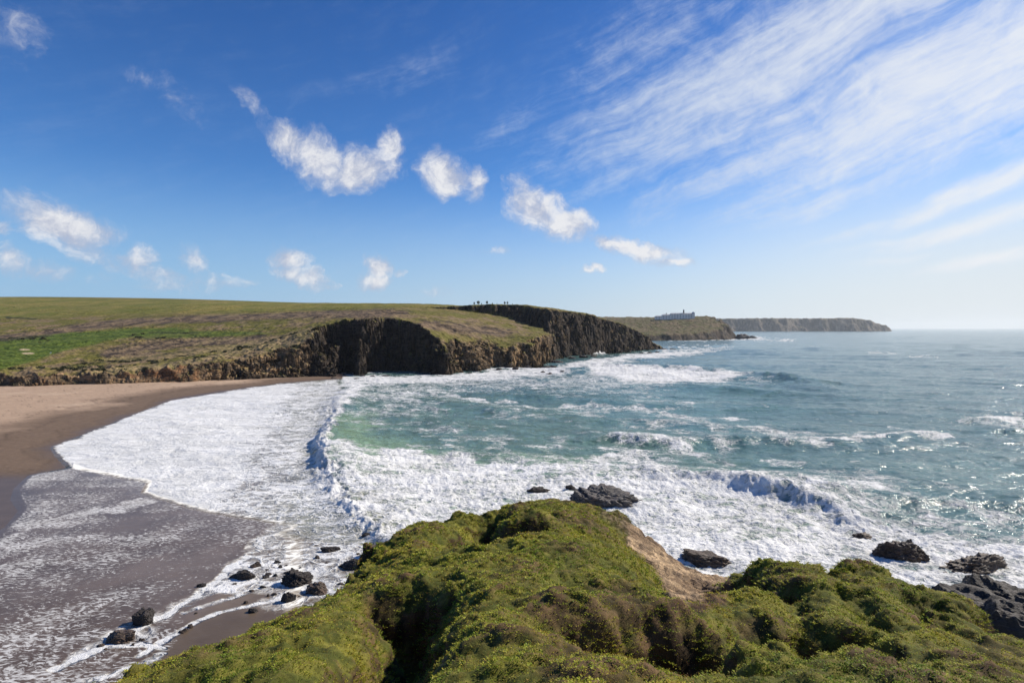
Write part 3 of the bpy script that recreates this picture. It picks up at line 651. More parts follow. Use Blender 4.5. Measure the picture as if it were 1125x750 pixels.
mb, t, p = material('beach_sand')
tc = t.new('ShaderNodeTexCoord').outputs['Object']
c = t.attr('col').outputs['Color']; wt = t.attr('wet').outputs['Fac']
n1 = t.noise(tc, .5, 7, .6); n2 = t.noise(tc, 6, 4, .6)
val = t.ss(t.m('ADD', n1, t.m('MULTIPLY', n2, .5)), .4, 1.1, .84, 1.14); vv = t.new('ShaderNodeCombineColor')
for i in range(3): t.l.new(val, vv.inputs[i])
t.l.new(t.mix(1.0, c, vv.outputs[0], 'MULTIPLY'), p.inputs['Base Color'])
t.l.new(t.ss(wt, 0, 1, .95, .42), p.inputs['Roughness']); t.l.new(t.ss(wt, 0, 1, .1, .34), p.inputs['Specular IOR Level'])
bh = t.m('MULTIPLY', t.m('ADD', t.m('MULTIPLY', n1, .25), t.m('MULTIPLY', n2, .05)), t.ss(wt, 0, 1, 1, .1))
t.l.new(t.bump(bh, 1.0, 1.0), p.inputs['Normal'])
tag(grid_mesh('beach', np.stack([X_, Y_, zb], -1), mb, keep=edge < 70, attrs={'col': bcol, 'wet': wetx[..., None]}), kind='structure', label='brown sandy beach, dark where wet', cat='beach')

# seabed so the water never ends in nothing
me = bpy.data.meshes.new('seabed'); S = 60000.0
me.from_pydata([(-S, -S, -9), (S, -S, -9), (S, S, -9), (-S, S, -9)], [], [(0, 1, 2, 3)])
sb, t, p = material('seabed_sand'); p.inputs['Base Color'].default_value = rgb(.035,.10,.115); p.inputs['Roughness'].default_value = .3
me.materials.append(sb); o = bpy.data.objects.new('seabed', me); C.objects.link(o); tag(o, 'deep seabed under the water', 'seabed', kind='structure')

# ------------------------------------------------------------------ ground: the grassy cliff-top knoll in front
EDGE_K = [(150,750,8.2),(200,722,9),(270,700,10.5),(330,672,12),(395,652,13.6),(408,625,15.8),(425,602,17.6),(450,585,19),(500,567,20.8),(545,562,22),(600,553,23.4),(640,558,23.2),(680,565,21.8),(697,580,20.8),
          (722,598,21),(752,620,21),(792,636,19.5)]
EDGE_R = [(803,622,15),(825,611.5,14.8),(860,618,14),(905,636,13.2),(950,628,13.5),(1000,635,13),(1040,655,12),(1060,680,11),(1100,704,10.4),(1125,710,10.1),(1180,722,9.8)]
ctl = [PD(*q) for q in EDGE_K+EDGE_R]
topK = [q[:2] for q in ctl]+[(16, 2), (16, -14), (-17, -14), (-11, 2)]
inner = [(560,750,5.5),(560,700,7.5),(560,650,10.4),(570,600,15.3),(600,572,19),(430,750,6),(300,750,6.8),(340,700,9),(430,655,11.5),(470,640,12),(480,600,16),(520,585,18),
         (700,750,5.8),(680,650,11),(660,600,16.5),(690,612,15.5),(716,640,12.6),(745,720,7.5),(900,750,6),(790,700,8.5),(850,690,9.2),(850,645,12),(900,662,11),(1000,700,9.2),(980,660,11.2),(1100,750,7.5),
         (770,662,13.2),(735,655,14.5),(745,640,16.5),(775,642,17.5),(790,642,17.2),(800,641,17)]
TK = tps([PD(*q) for q in EDGE_K+EDGE_R+inner]+[(0, 0, H-1.7), (-6, 0, H-2.6), (6, 0, H-2.3), (0, -9, H-1), (-12, -9, H-3), (12, -9, H-2), (0, 3, H-2.6)], 2e-5)
xs = np.concatenate([np.arange(-28, -9, .2), np.arange(-9, 15, .055), np.arange(15, 30, .2)]); ys = np.concatenate([np.arange(-12, 2, .25), np.arange(2, 25, .055), np.arange(25, 44, .2)])
Yg, Xg = np.meshgrid(ys, xs, indexing='ij')
def gauss_seg(pts, w_): d_, *_r = seg_dist(Xg+.10*gn2+.12*gn1, Yg+.12*gn1, pts); return np.exp(-(d_/w_)**2)
gn1 = fbm(Xg/1.9, Yg/1.9, 4, .55, 3.3); gn2 = fbm(Xg/.75, Yg/.75, 4, .55, 8.8); gn3 = fbm(Xg/.23, Yg/.23, 3, .6, 1.8)
sdk = sdist(Xg, Yg, topK)
gz = TK(Xg, Yg)
gz = np.where(sdk < 0, TK(Xg, Yg), gz)
hum = np.clip(ridge(Xg/.95+gn1*.3, Yg/.95, 3, .5, 6.6), -1, 1.6)
qb = PD(755, 628, 17.5); nbare = 1-.75*np.exp(-((Xg-qb[0])**2+(Yg-qb[1])**2)/9)
gz = gz+(gn1*.19+hum*.045+gn2*.075)*nbare+gn3*.028+np.abs(fbm(Xg/.42, Yg/.42, 3, .6, 30))*.045*nbare
def q2(px, py, d): return PD(px, py, d)[:2]
gz -= 1.75*gauss_seg([q2(455,640,11.3), q2(440,690,9.0), q2(405,760,6.6)], .66)
gz -= .55*gauss_seg([q2(412,668,11.6), q2(438,655,11.6)], .40)
gz -= 1.75*gauss_seg([q2(510,604,17), q2(525,588,18.6), q2(540,574,20.3)], .85)
gz -= .75*gauss_seg([q2(545,594,17.3), q2(595,588,17.6)], .30)
gz += .55*gauss_seg([q2(530,580,18.0), q2(590,577,18.4)], .55)
gz -= .95*gauss_seg([q2(640,708,8.0), q2(690,706,8.1), q2(745,700,8.6)], .50)
gz += .22*gauss_seg([q2(640,690,9.2), q2(720,684,9.3)], .55)
gz -= .8*gauss_seg([q2(770,745,7.0), q2(762,705,8.6)], .45)
gz -= .60*gauss_seg([q2(800,705,8.8), q2(850,690,9.3), q2(882,690,9.2)], .42)
gz -= .6*gauss_seg([q2(790,650,12.9), q2(820,640,13.2), q2(845,648,12.6)], .5)
gz -= 1.0*gauss_seg([q2(752,660,12.8), q2(772,650,13.3), q2(796,638,14.3)], .9)
gz -= .35*gauss_seg([q2(765,650,15), q2(785,640,16.2)], 1.0)
gz -= .30*gauss_seg([q2(868,640,12.3), q2(878,690,9.9), q2(905,745,7.6)], .32)
gz -= .25*gauss_seg([q2(935,650,11.6), q2(965,690,9.8)], .35)
gz -= .5*gauss_seg([q2(940,700,9.0), q2(960,720,8.4)], .35)
gz -= .45*gauss_seg([q2(1010,655,11.5), q2(1035,690,10)], .35)
out = np.maximum(-(sdk+(gn1*.5+gn2*.2)*nbare), 0)
crag = np.clip(ridge(Xg/2.2, Yg/2.2, 4, .55, 2.7), -1.2, 1.8)
drop = 2.1*out*sst(out, 0, 1.2)+crag*.5*sst(out, .6, 2.5)
drop = drop+3.0*np.maximum(out-.6, 0)*sst(Xg, -.5, -3)
gz = np.maximum(gz-drop, -4)
Vg = np.stack([Xg, Yg, gz], -1); ng = grid_normals(Vg)
bz = np.exp(-((Xg-qb[0])**2+(Yg-qb[1])**2)/6)
Vg = Vg+ng*(bz*(ridge(Xg/1.1+gz*.9, Yg/1.7+gz*.6, 4, .6, 41)*.10))[..., None]
Vg = Vg+ng*((fbm3(Xg/.34, Yg/.34, gz/.34, 3, .6, 3)*.05+fbm3(Xg/.9, Yg/.9, gz/.6, 3, .6, 13)*.14*sst(ng[..., 2], .85, .5))*(1-.6*(1-nbare)/.75))[..., None]
ng = grid_normals(Vg)
pxg = CX+Xg/np.maximum(Yg, .5)*F; pyg = HY+(H-gz)/np.maximum(Yg, .5)*F
def ga(pts, soft): return sst(sdist(pxg+gn1*5+gn2*4, pyg+gn2*4+gn1*3, pts), -soft, soft)*(Yg > 3)
bare = ga([(685,572),(700,578),(725,592),(760,618),(808,630),(800,641),(774,654),(752,665),(741,668),(731,652),(724,636),(709,618),(692,602)], 2.5)*sst(Yg, 9.5, 10)
bare = np.maximum(bare, sst(out, .35, 1.0)*sst(Xg, 2, 3.5))
lip = ga([(655,560),(690,566),(708,590),(715,612),(700,606),(682,586)], 5)*(Yg > 14)
soil = np.maximum.reduce([ga([(640,640),(690,635),(720,670),(742,690),(690,688),(650,690),(655,665)], 9)*.75, ga([(600,700),(650,705),(690,745),(620,760),(590,740)], 8)*.75, ga([(690,700),(760,690),(765,740),(720,745)], 8)*.9,
                          ga([(400,648),(440,655),(420,700),(396,720)], 7)*.75, ga([(800,680),(835,672),(850,690),(815,706)], 6)*.7, ga([(1060,690),(1125,712),(1125,740),(1080,720)], 6)*.5, ga([(734,676),(740,664),(752,662),(774,651),(802,638),(812,648),(790,664),(760,676)], 3), ga([(560,560),(600,566),(660,566),(655,578),(600,574)], 4)*.6, sst(gn1+gn2*.6, .36, .8)*.8])  # wedge below the bare slope: shaded flank of the right mound, painted dark
steep = sst(ng[..., 2], .62, .40)
moss = lerp3(lerp3(col(.066,.074,.013), col(.170,.158,.028), sst(gn2+gn3*.6, -.5, .6)), col(.125,.085,.036), sst(gn1+gn3*.5+gn2*.3, -.1, .9)*.7)
soilc = lerp3(col(.036,.021,.012), col(.125,.074,.040), sst(gn3+gn2*.5, -.5, .7))
barec = lerp3(col(.185,.130,.082), col(.40,.295,.185), sst(gn1*.7+gn2*.6+gn3*.3, -.6, .7))
barec = lerp3(barec, np.broadcast_to(col(.10,.07,.05), barec.shape), sst(ridge(Xg/.9+Yg*.3, Yg/2.2, 3, .5, 4), .9, 1.4)*.7)
gc = lerp3(moss, soilc, np.clip(np.maximum(soil, steep*.9), 0, 1)); gc = lerp3(gc, lerp3(soilc*.7, col(.14,.10,.07), sst(gn3, -.3, .5)), lip*.8); gc = lerp3(gc, barec, bare)
rk = np.clip(np.maximum(bare, sst(out, .8, 2.0)), 0, 1)
M_gnd = land_material('cliff_top_turf', .55, .030, .06, 13.0)
tag(grid_mesh('ground', Vg, M_gnd, attrs={'col': gc, 'rock': (rk*.8)[..., None]}), 'grassy cliff top knoll at the front', 'cliff top', kind='structure')

# ------------------------------------------------------------------ ground cover: leaves and turf on the knoll
rng = np.random.default_rng(11)
wgt = (1-np.clip(bare*1.1, 0, 1))*(1-.66*np.clip(soil, 0, 1))*(1+.9*steep)*(1-.55*lip)*sst(out, 1.6, .5)*(Yg > 2.6)*(Yg < 25)*(Xg > -9)*(Xg < 14.5)
wgt *= (np.abs(Xg) < Yg*.93+1.5)
wgt *= (.30+1.0*sst(gn2+gn1*.5, -.5, .6))
wgt *= np.clip((9.0/np.maximum(Yg, 4.0))**1.25, .30, 2.4)
pw = (wgt/wgt.sum()).ravel()
NT_ = 195000
ii = rng.choice(len(pw), NT_, p=pw)
base_p = Vg.reshape(-1, 3)[ii]+np.stack([rng.uniform(-.028, .028, NT_), rng.uniform(-.028, .028, NT_), np.full(NT_, -.01)], 1)
k1_, k2_, k3_ = gn1.ravel()[ii], gn2.ravel()[ii], gn3.ravel()[ii]
nrm = ng.reshape(-1, 3)[ii]; dist = base_p[:, 1]
typ = np.where(k2_+rng.normal(0, .35, NT_) > .10, 0, 1)              # 0 fleshy green leaves, 1 wiry turf
typ = np.where(nrm[:, 2] < .7, np.where(rng.random(NT_) < .75, 0, 1), typ)
typ = np.where((typ == 1) & (rng.random(NT_) < .20), 2, typ)         # 2 dead brown wisps
pal = np.array([[.115,.165,.022],[.155,.195,.030],[.075,.120,.020],[.205,.220,.040],[.135,.140,.026]])
pal1 = np.array([[.200,.180,.038],[.145,.145,.030],[.240,.190,.060],[.165,.170,.030]])
pal2 = np.array([[.20,.125,.050],[.27,.185,.075],[.13,.075,.035]])
NL = 6; n_l = NT_*NL
bp = np.repeat(base_p, NL, 0); tp_ = np.repeat(typ, NL); nn = np.repeat(nrm, NL, 0); dd = np.repeat(dist, NL)
azm = rng.uniform(0, 2*np.pi, n_l); tilt = np.where(tp_ == 0, rng.uniform(.5, 1.45, n_l), rng.uniform(.3, 1.3, n_l))
far = np.clip(dd/9, .8, 1.9)
ln = np.where(tp_ == 0, rng.uniform(.014, .036, n_l), rng.uniform(.015, .040, n_l))*far**.75*np.repeat(rng.choice([.75, 1.0, 1.35], NT_, p=[.5, .38, .12]), NL)
wd = np.where(tp_ == 0, rng.uniform(.010, .021, n_l), rng.uniform(.003, .006, n_l))*far
up = nn*.5+np.array([0, 0, .6]); up /= np.linalg.norm(up, axis=1, keepdims=True)
hd = np.stack([np.cos(azm), np.sin(azm), np.zeros(n_l)], 1)
d1 = up*np.cos(tilt)[:, None]+hd*np.sin(tilt)[:, None]
d2 = up*np.cos(tilt+.55)[:, None]+hd*np.sin(tilt+.55)[:, None]
side = np.stack([-np.sin(azm), np.cos(azm), np.zeros(n_l)], 1)
b0 = bp+hd*rng.uniform(0, .045, n_l)[:, None]+side*rng.uniform(-.03, .03, n_l)[:, None]
mid = b0+d1*(ln*.55)[:, None]; tip = mid+d2*(ln*.45)[:, None]
vv_ = np.stack([b0-side*(wd*.3)[:, None], b0+side*(wd*.3)[:, None], mid+side*(wd*.5)[:, None], mid-side*(wd*.5)[:, None], tip], 1).reshape(-1, 3)
i0 = np.arange(n_l)*5
fq = np.stack([i0, i0+1, i0+2, i0+3], 1); ft = np.stack([i0+3, i0+2, i0+4], 1)
tc_ = np.where((typ == 0)[:, None], pal[rng.integers(0, 5, NT_)], np.where((typ == 1)[:, None], pal1[rng.integers(0, 4, NT_)], pal2[rng.integers(0, 3, NT_)]))
big_ = fbm(base_p[:, 0]/2.6, base_p[:, 1]/2.6, 3, .5, 77)
tc_ = tc_*np.array([1.80, 1.55, 1.15])*(1+.25*np.clip(k1_, -1, 1))[:, None]
tc_ = tc_*(1-sst(big_, .1, .6)[:, None]*np.array([.42, .30, .30]))
tc_ = tc_*(1+sst(big_, -.1, -.6)[:, None]*np.array([.30, .12, .05]))
tc_ = tc_*np.exp(rng.normal(0, .38, (NT_, 1)))
lc_ = np.clip(np.repeat(tc_, NL, 0)*rng.uniform(.65, 1.35, (n_l, 1)), 0, .5)
ml, t, p = material('leaves')
t.n.remove(p); outn = [q for q in t.n if q.type == 'OUTPUT_MATERIAL'][0]
c = t.attr('col').outputs['Color']
df = t.new('ShaderNodeBsdfDiffuse'); t.l.new(c, df.inputs['Color'])
tr = t.new('ShaderNodeBsdfTranslucent'); t.l.new(t.mix(1.0, c, rgb(1.15, 1.2, .7), 'MULTIPLY'), tr.inputs['Color'])
gl = t.new('ShaderNodeBsdfGlossy'); gl.inputs['Roughness'].default_value = .45; gl.inputs['Color'].default_value = rgb(.6,.6,.6)
ms = t.new('ShaderNodeMixShader'); ms.inputs[0].default_value = .34; t.l.new(df.outputs[0], ms.inputs[1]); t.l.new(tr.outputs[0], ms.inputs[2])
m2 = t.new('ShaderNodeMixShader'); m2.inputs[0].default_value = .018; t.l.new(ms.outputs[0], m2.inputs[1]); t.l.new(gl.outputs[0], m2.inputs[2])
t.l.new(m2.outputs[0], outn.inputs[0])
tag(raw_mesh('ground_cover', vv_, [fq, ft], ml, {'col': np.repeat(lc_, 5, 0)}, smooth=False), 'low green and brown turf with fleshy leaves covering the knoll', 'ground cover', kind='stuff')

# ------------------------------------------------------------------ rocks
def rock_material(name, dark, light, gloss=.45):
    m, t, p = material(name)
    tc = t.new('ShaderNodeTexCoord').outputs['Object']
    st = t.mapping(tc, rot=(R(20), R(-25), R(15)), scale=(.7, .7, 3.2))
    s1 = t.noise(st, 1.4, 9, .66, .7); n2 = t.noise(tc, 5, 6, .65); n3 = t.noise(tc, .9, 4, .55)
    k = t.ss(t.m('ADD', t.m('MULTIPLY', s1, .8), t.m('MULTIPLY', n2, .5)), .42, .86)
    c = t.mix(k, rgb(*dark), rgb(*light)); c = t.mix(t.ss(n3, .5, .75, 0, .5), c, rgb(light[0]*1.15, light[1]*.85, light[2]*.7))
    t.l.new(c, p.inputs['Base Color']); p.inputs['Roughness'].default_value = gloss
    hh = t.m('ADD', t.m('MULTIPLY', s1, .30), t.m('MULTIPLY', n2, .10))
    t.l.new(t.bump(hh, 1.0, 1.0), p.inputs['Normal'])
    return m
M_dark = rock_material('wet_black_rock', (.017,.014,.013), (.052,.041,.035), .7)
M_brown = rock_material('wet_brown_rock', (.026,.018,.014), (.120,.082,.058), .6)
M_grey = rock_material('slate_rock', (.030,.028,.028), (.150,.132,.120), .65)
import bmesh
def ico(sub):
    bm = bmesh.new(); bmesh.ops.create_icosphere(bm, subdivisions=sub, radius=1)
    v = np.array([q.co[:] for q in bm.verts]); bm.verts.index_update(); f = np.array([[q.index for q in a.verts] for a in bm.faces]); bm.free()
    return v, f
ICO = {k: ico(k) for k in (4, 5, 6)}
def crag_shape(size, seed, sub=5, tilt=(0, 0), nplanes=22, rough=.15):
    """a broken, bedded block: a ball cut by planes, then roughened; size = full width, depth, height"""
    rg = np.random.default_rng(seed); v, f = ICO[sub]
    nr = rg.normal(size=(nplanes, 3)); nr[:, 2] = nr[:, 2]*.8+.1; nr /= np.linalg.norm(nr, axis=1)[:, None]
    off = rg.uniform(.62, .95, nplanes)
    r = np.min(np.where(v@nr.T > .05, off/np.maximum(v@nr.T, .05), 9), axis=1); r = np.minimum(r, 1.1)
    p_ = v*r[:, None]
    s = seed*3.7
    p_ = p_*(1+rough*1.1*fbm3(p_[:, 0]*1.7, p_[:, 1]*1.7, p_[:, 2]*1.7, 4, .55, s)[:, None])
    bed = (p_[:, 2]*.85+p_[:, 0]*.45+.2*fbm3(p_[:, 0], p_[:, 1], p_[:, 2], 3, .5, s))*4.2
    bf = bed-np.floor(bed)
    p_ = p_*(1+(sst(bf, .1, .9)-bf)[:, None]*rough*1.2)
    p_ = p_*(1+rough*.55*ridge(p_[:, 0]*3+s+p_[:, 2]*1.5, p_[:, 1]*3+p_[:, 2]*3, 4, .55)[:, None])
    p_ = p_*(1+rough*.30*fbm3(p_[:, 0]*7+s, p_[:, 1]*7, p_[:, 2]*9, 3, .6, s)[:, None])
    p_ = p_*np.array(size)/2
    a, b = tilt; ca, sa, cb, sb_ = math.cos(a), math.sin(a), math.cos(b), math.sin(b)
    x, y, z_ = p_.T; x, z_ = x*ca+z_*sa, -x*sa+z_*ca; y, z_ = y*cb-z_*sb_, y*sb_+z_*cb
    return np.stack([x, y, z_], 1), f
def rock(name, label, px, py, wpx, hm, mat, seed, depth=.7, sub=5, sink=.35, tilt=(0, 0), rotz=None, lobes=(), group=None, cat='rock', base=None, nplanes=24, rough=.17):
    x, y = P0(px, py); d = y; wm = wpx/F*d
    if base is None: base = water_height(x, y)-.1
    vs_, fs, n0 = [], [], 0
    for (lx, ly, lz, sx, sy, sz, tl) in ((0, 0, 0, 1, 1, 1, 0),)+tuple(lobes):
        p_, f = crag_shape((wm*sx, wm*depth*sy, hm*2*sz*(1/(2-2*sink)) if sink < .9 else hm*sz), seed+len(vs_)*7, sub, (tilt[0]+tl, tilt[1]), nplanes, rough)
        p_ = p_+np.array([lx*wm, ly*wm*depth, lz*hm]); vs_.append(p_); fs.append(f+n0); n0 += len(p_)
    v = np.concatenate(vs_); f = np.concatenate(fs)
    zt = v[:, 2].max(); v[:, 2] += hm-zt                      # top stands hm above the water, the rest is under it
    a = (rotz if rotz is not None else (seed*2.399) % 6.28) if not lobes else (rotz or 0)
    if rotz is None and not lobes: a = ((seed*0.77) % 0.9)-.45
    c, s = math.cos(a), math.sin(a); v = np.stack([v[:, 0]*c-v[:, 1]*s, v[:, 0]*s+v[:, 1]*c, v[:, 2]], 1)
    o = raw_mesh(name, v, f, mat, smooth=True); o.location = (x, y, base)
    o.data.set_sharp_from_angle(angle=R(32)) if hasattr(o.data, 'set_sharp_from_angle') else None
    return tag(o, label, cat, group)
rock('rock_outcrop', 'large grey slabby outcrop in the surf just beyond the tip of the knoll', 662, 557, 70, 2.0, M_grey, 5, depth=.55, sub=6, sink=.45, tilt=(.14, 0), rotz=.05,
     lobes=((-.30, -.05, -.15, .5, .8, .75, .2), (.30, .05, -.22, .55, .7, .6, .1), (.05, .1, .10, .45, .6, .9, .25), (-.02, -.3, -.3, .7, .5, .6, -.1)), cat='outcrop')
rock('rock', 'low black rock awash left of the large grey outcrop', 590, 544, 24, .9, M_dark, 8, depth=.5)
rock('rock', 'tiny dark rock touching the left end of the large grey outcrop', 627, 541, 11, .8, M_dark, 9)
rock('rock', 'dark brown rock in the foam beyond the bare sandy slope', 774, 625, 54, 1.25, M_brown, 12, depth=.6, rotz=-.2)
rock('rock', 'twin-humped dark brown rock in the surf right of the knoll', 988, 615, 48, 1.9, M_brown, 15, depth=.6, sub=6, lobes=((.25, .0, -.05, .62, .8, .9, .1), (-.3, .1, -.25, .5, .8, .8, 0)), rotz=-.15)
rock('rock', 'half-drowned rock in the foam up and left of the twin-humped rock', 947, 590, 24, .7, M_brown, 18)
rock('rock', 'long ridged dark rock in the foam near the right edge', 1074, 628, 82, 1.75, M_brown, 21, depth=.45, sub=6, rotz=.28, lobes=((.3, .2, -.05, .5, .8, .85, 0), (-.32, -.2, -.2, .5, .9, .8, 0)))
rock('rock_shelf', 'broad black rock shelf below the right flank of the knoll', 1068, 700, 185, 4.3, M_dark, 26, depth=.75, sub=6, sink=.5, rotz=-.2, lobes=((-.28, .40, -.25, .5, .5, .8, .1), (.25, .15, .0, .6, .7, .9, -.1), (.05, -.3, .1, .7, .6, 1.0, .1)), cat='rock shelf', nplanes=30, rough=.10)
rock('rock', 'pointed dark boulder on the wet sand below the knoll', 159, 684, 21, 1.25, M_dark, 30, depth=.8, base=-.05, nplanes=12)
rock('rock', 'brown boulder with foam on its left side, nearest the bottom left corner', 133, 703, 31, .85, M_brown, 33, depth=.7, base=-.05)
rock('rock', 'small dark stone on wet sand close to the edge of the knoll', 201, 694, 12, .4, M_brown, 36, base=-.05)
rock('rock', 'flat dark rock in foam, leftmost of the cluster below the knoll', 268, 634, 30, .9, M_dark, 39, depth=.6)
rock('rock', 'small brown rock above the flat dark rock of the cluster', 281, 622, 15, .6, M_brown, 42)
rock('rock', 'largest round black boulder of the cluster in the foam', 326, 640, 32, 1.35, M_dark, 45, depth=.9, sub=6)
rock('rock', 'brown wedge-shaped boulder right beside the largest black boulder', 350, 650, 25, 1.1, M_brown, 48, depth=.9)
rock('rock', 'small upright black rock below the largest black boulder', 316, 660, 15, 1.0, M_dark, 51)
rock('rock', 'dark hollowed rock in foam close under the left flank of the knoll', 388, 624, 28, 1.0, M_dark, 54, depth=.6)
rock('rock', 'low dark rock farthest out in the cluster by the breaking wave', 362, 606, 22, .6, M_dark, 57, depth=.5)
rock('rock', 'grey-brown rock half hidden by the left flank of the knoll', 408, 612, 26, 1.5, M_brown, 60)
rock('rock', 'small dark stone on brown wet sand below the boulder cluster', 278, 672, 10, .4, M_dark, 63, base=-.02)
rock('rock', 'lone tiny dark stone at the edge of the backwash', 222, 644, 9, .35, M_dark, 66, base=-.02)
rgs = np.random.default_rng(29)
for i in range(16):
    px = rgs.uniform(105, 330); py = 716-(px-105)*.30+rgs.normal(0, 7)
    rock('rock', 'small brown stone strewn on the wet sand at the foot of the knoll', px, py, rgs.uniform(3.5, 8), rgs.uniform(.12, .32), M_brown, 180+i, sub=4, base=-.03, group='stones strewn on the wet sand')
rgs = np.random.default_rng(17)
for i in range(22):
    px = rgs.uniform(255, 425); py = 605+(425-px)*.22+rgs.normal(0, 9); wpx = rgs.uniform(4, 10)
    rock('rock', 'small dark stone half sunk in the foam below the left flank of the knoll', px, py, wpx, rgs.uniform(.18, .45), M_dark if i % 2 else M_brown, 140+i, sub=4, group='small stones in the foam below the knoll')
rg = np.random.default_rng(3)
for i, (px, py, wpx, hh) in enumerate([(600,406.5,12,1.6),(607,403.5,9,1.4),(596,410,6,1.0),(604,411.5,7,1.1),(618,409,5,.8),(612,400,14,2.0),(580,406,9,1.6),(566,407.6,8,1.3),(548,408,7,1.2),(516,411,8,1.2)]):
    rock('rock', 'black boulder at the foot of the first headland, awash in surf', px, py, wpx, hh, M_dark, 70+i, sub=4, group='boulders at the foot of the first headland')
for i, (px, py, wpx, hh) in enumerate([(730,384.6,9,2.2),(739,384.8,7,1.6),(722,387,5,1.4),(714,388,6,1.5),(704,388.6,5,1.2),(640,393,10,2.4),(628,395,9,2.2),(652,392,8,2.0)]):
    rock('rock', 'dark boulder under the second, taller headland', px, py, wpx, hh, M_dark, 90+i, sub=4, group='boulders under the second headland')
for i, (px, py, wpx, hh) in enumerate([(398,413.6,7,.9),(409,414,6,.7),(424,413.6,9,.8),(392,416.6,6,.5),(366,415.6,8,.9)]):
    rock('rock', 'small black rock in the shallows of the shaded cove', px, py, wpx, hh, M_dark, 110+i, sub=4, group='rocks in the shaded cove')
rock('sea_stack', 'larger pointed islet off the headland with the white building', 815, 372.2, 17, 13, M_grey, 120, sub=5, lobes=((.3, 0, -.2, .5, 1, .7, 0),), cat='islet')
rock('sea_stack', 'smaller low islet farther out off the headland', 826, 371.9, 11, 8, M_grey, 124, sub=5, cat='islet')

# ------------------------------------------------------------------ the long white building on the middle headland
def box(x0, x1, y0, y1, z0, z1):
    v = np.array([(x, y, z) for z in (z0, z1) for y in (y0, y1) for x in (x0, x1)], float)
    return v, np.array([(0,2,3,1),(4,5,7,6),(0,1,5,4),(2,6,7,3),(0,4,6,2),(1,3,7,5)])
def build(name, boxes, mat, parent=None):
    vs_, fs, n0 = [], [], 0
    for v, f in boxes: vs_.append(v); fs.append(f+n0); n0 += len(v)
    return raw_mesh(name, np.concatenate(vs_), np.concatenate(fs), mat, smooth=False, parent=parent)
def plain(name, c, rough=.8):
    m, t, p = material(name); tc = t.new('ShaderNodeTexCoord').outputs['Object']
    n_ = t.noise(tc, .8, 5, .6); t.l.new(t.mix(n_, rgb(c[0]*.85, c[1]*.85, c[2]*.85), rgb(c[0]*1.12, c[1]*1.12, c[2]*1.12)), p.inputs['Base Color'])
    p.inputs['Roughness'].default_value = rough; return m
M_wall = plain('white_render', (.82,.78,.70)); M_roof = plain('grey_slate', (.36,.37,.39)); M_glass = plain('window_glass', (.09,.10,.12), .15); M_towr = plain('dark_stone', (.10,.09,.085))
def hip(x0, x1, y0, y1, z0, z1, ins):
    v = np.array([(x0,y0,z0),(x1,y0,z0),(x1,y1,z0),(x0,y1,z0),(x0+ins,(y0+y1)/2-.3,z1),(x1-ins,(y0+y1)/2-.3,z1),(x1-ins,(y0+y1)/2+.3,z1),(x0+ins,(y0+y1)/2+.3,z1)], float)
    return v, np.array([(0,1,5,4),(1,2,6,5),(2,3,7,6),(3,0,4,7),(4,5,6,7),(0,3,2,1)])
hx, hy, hz = PD(743, 350.4, 1500)
hotel = bpy.data.objects.new('hotel', None); C.objects.link(hotel); hotel.location = (hx, hy, hz-1.5); hotel.rotation_euler = (0, 0, R(-6))
tag(hotel, 'long white building with grey slate roofs and a dark turret on the headland', 'building')
WINGS = [(-54, -36, 8.5, 2.5), (-36, -14, 12, 2.8), (-14, 46, 15.5, 2.4)]
for (a, b, hh, rf) in WINGS:
    build('wall', [box(a, b-.05, 0, 14, 0, hh)], M_wall, hotel)
    build('roof', [hip(a-.6, b+.5, -.6, 14.6, hh+.01, hh+rf, 4)], M_roof, hotel)
    for fl in range(int(hh//3.6)):
        for wx in np.arange(a+2.5, b-2, 7.2):
            wn_ = build('window', [box(wx, wx+1.3, -.12, .1, 1.6+fl*3.6, 3.6+fl*3.6)], M_glass, hotel)
            build('sill', [box(wx-.15, wx+1.45, -.25, .08, 1.42+fl*3.6, 1.58+fl*3.6)], M_wall, wn_)
build('gable', [box(40, 47, -2.5, -.02, 0, 16.5)], M_wall, hotel); build('roof', [hip(39.6, 47.4, -2.9, 2, 16.52, 20, 2)], M_roof, hotel)
tw = build('turret', [box(18.5, 21.5, 4, 7, 15, 24)], M_towr, hotel); build('spire', [hip(18, 22, 3.5, 7.5, 24.02, 27.5, 1.9)], M_roof, tw)
for cx_ in (-25,): build('chimney', [box(cx_, cx_+1.4, 6, 8, 9 if cx_ < -36 else 12 if cx_ < -14 else 16, 15 if cx_ < -36 else 18 if cx_ < -14 else 21)], M_towr, hotel)

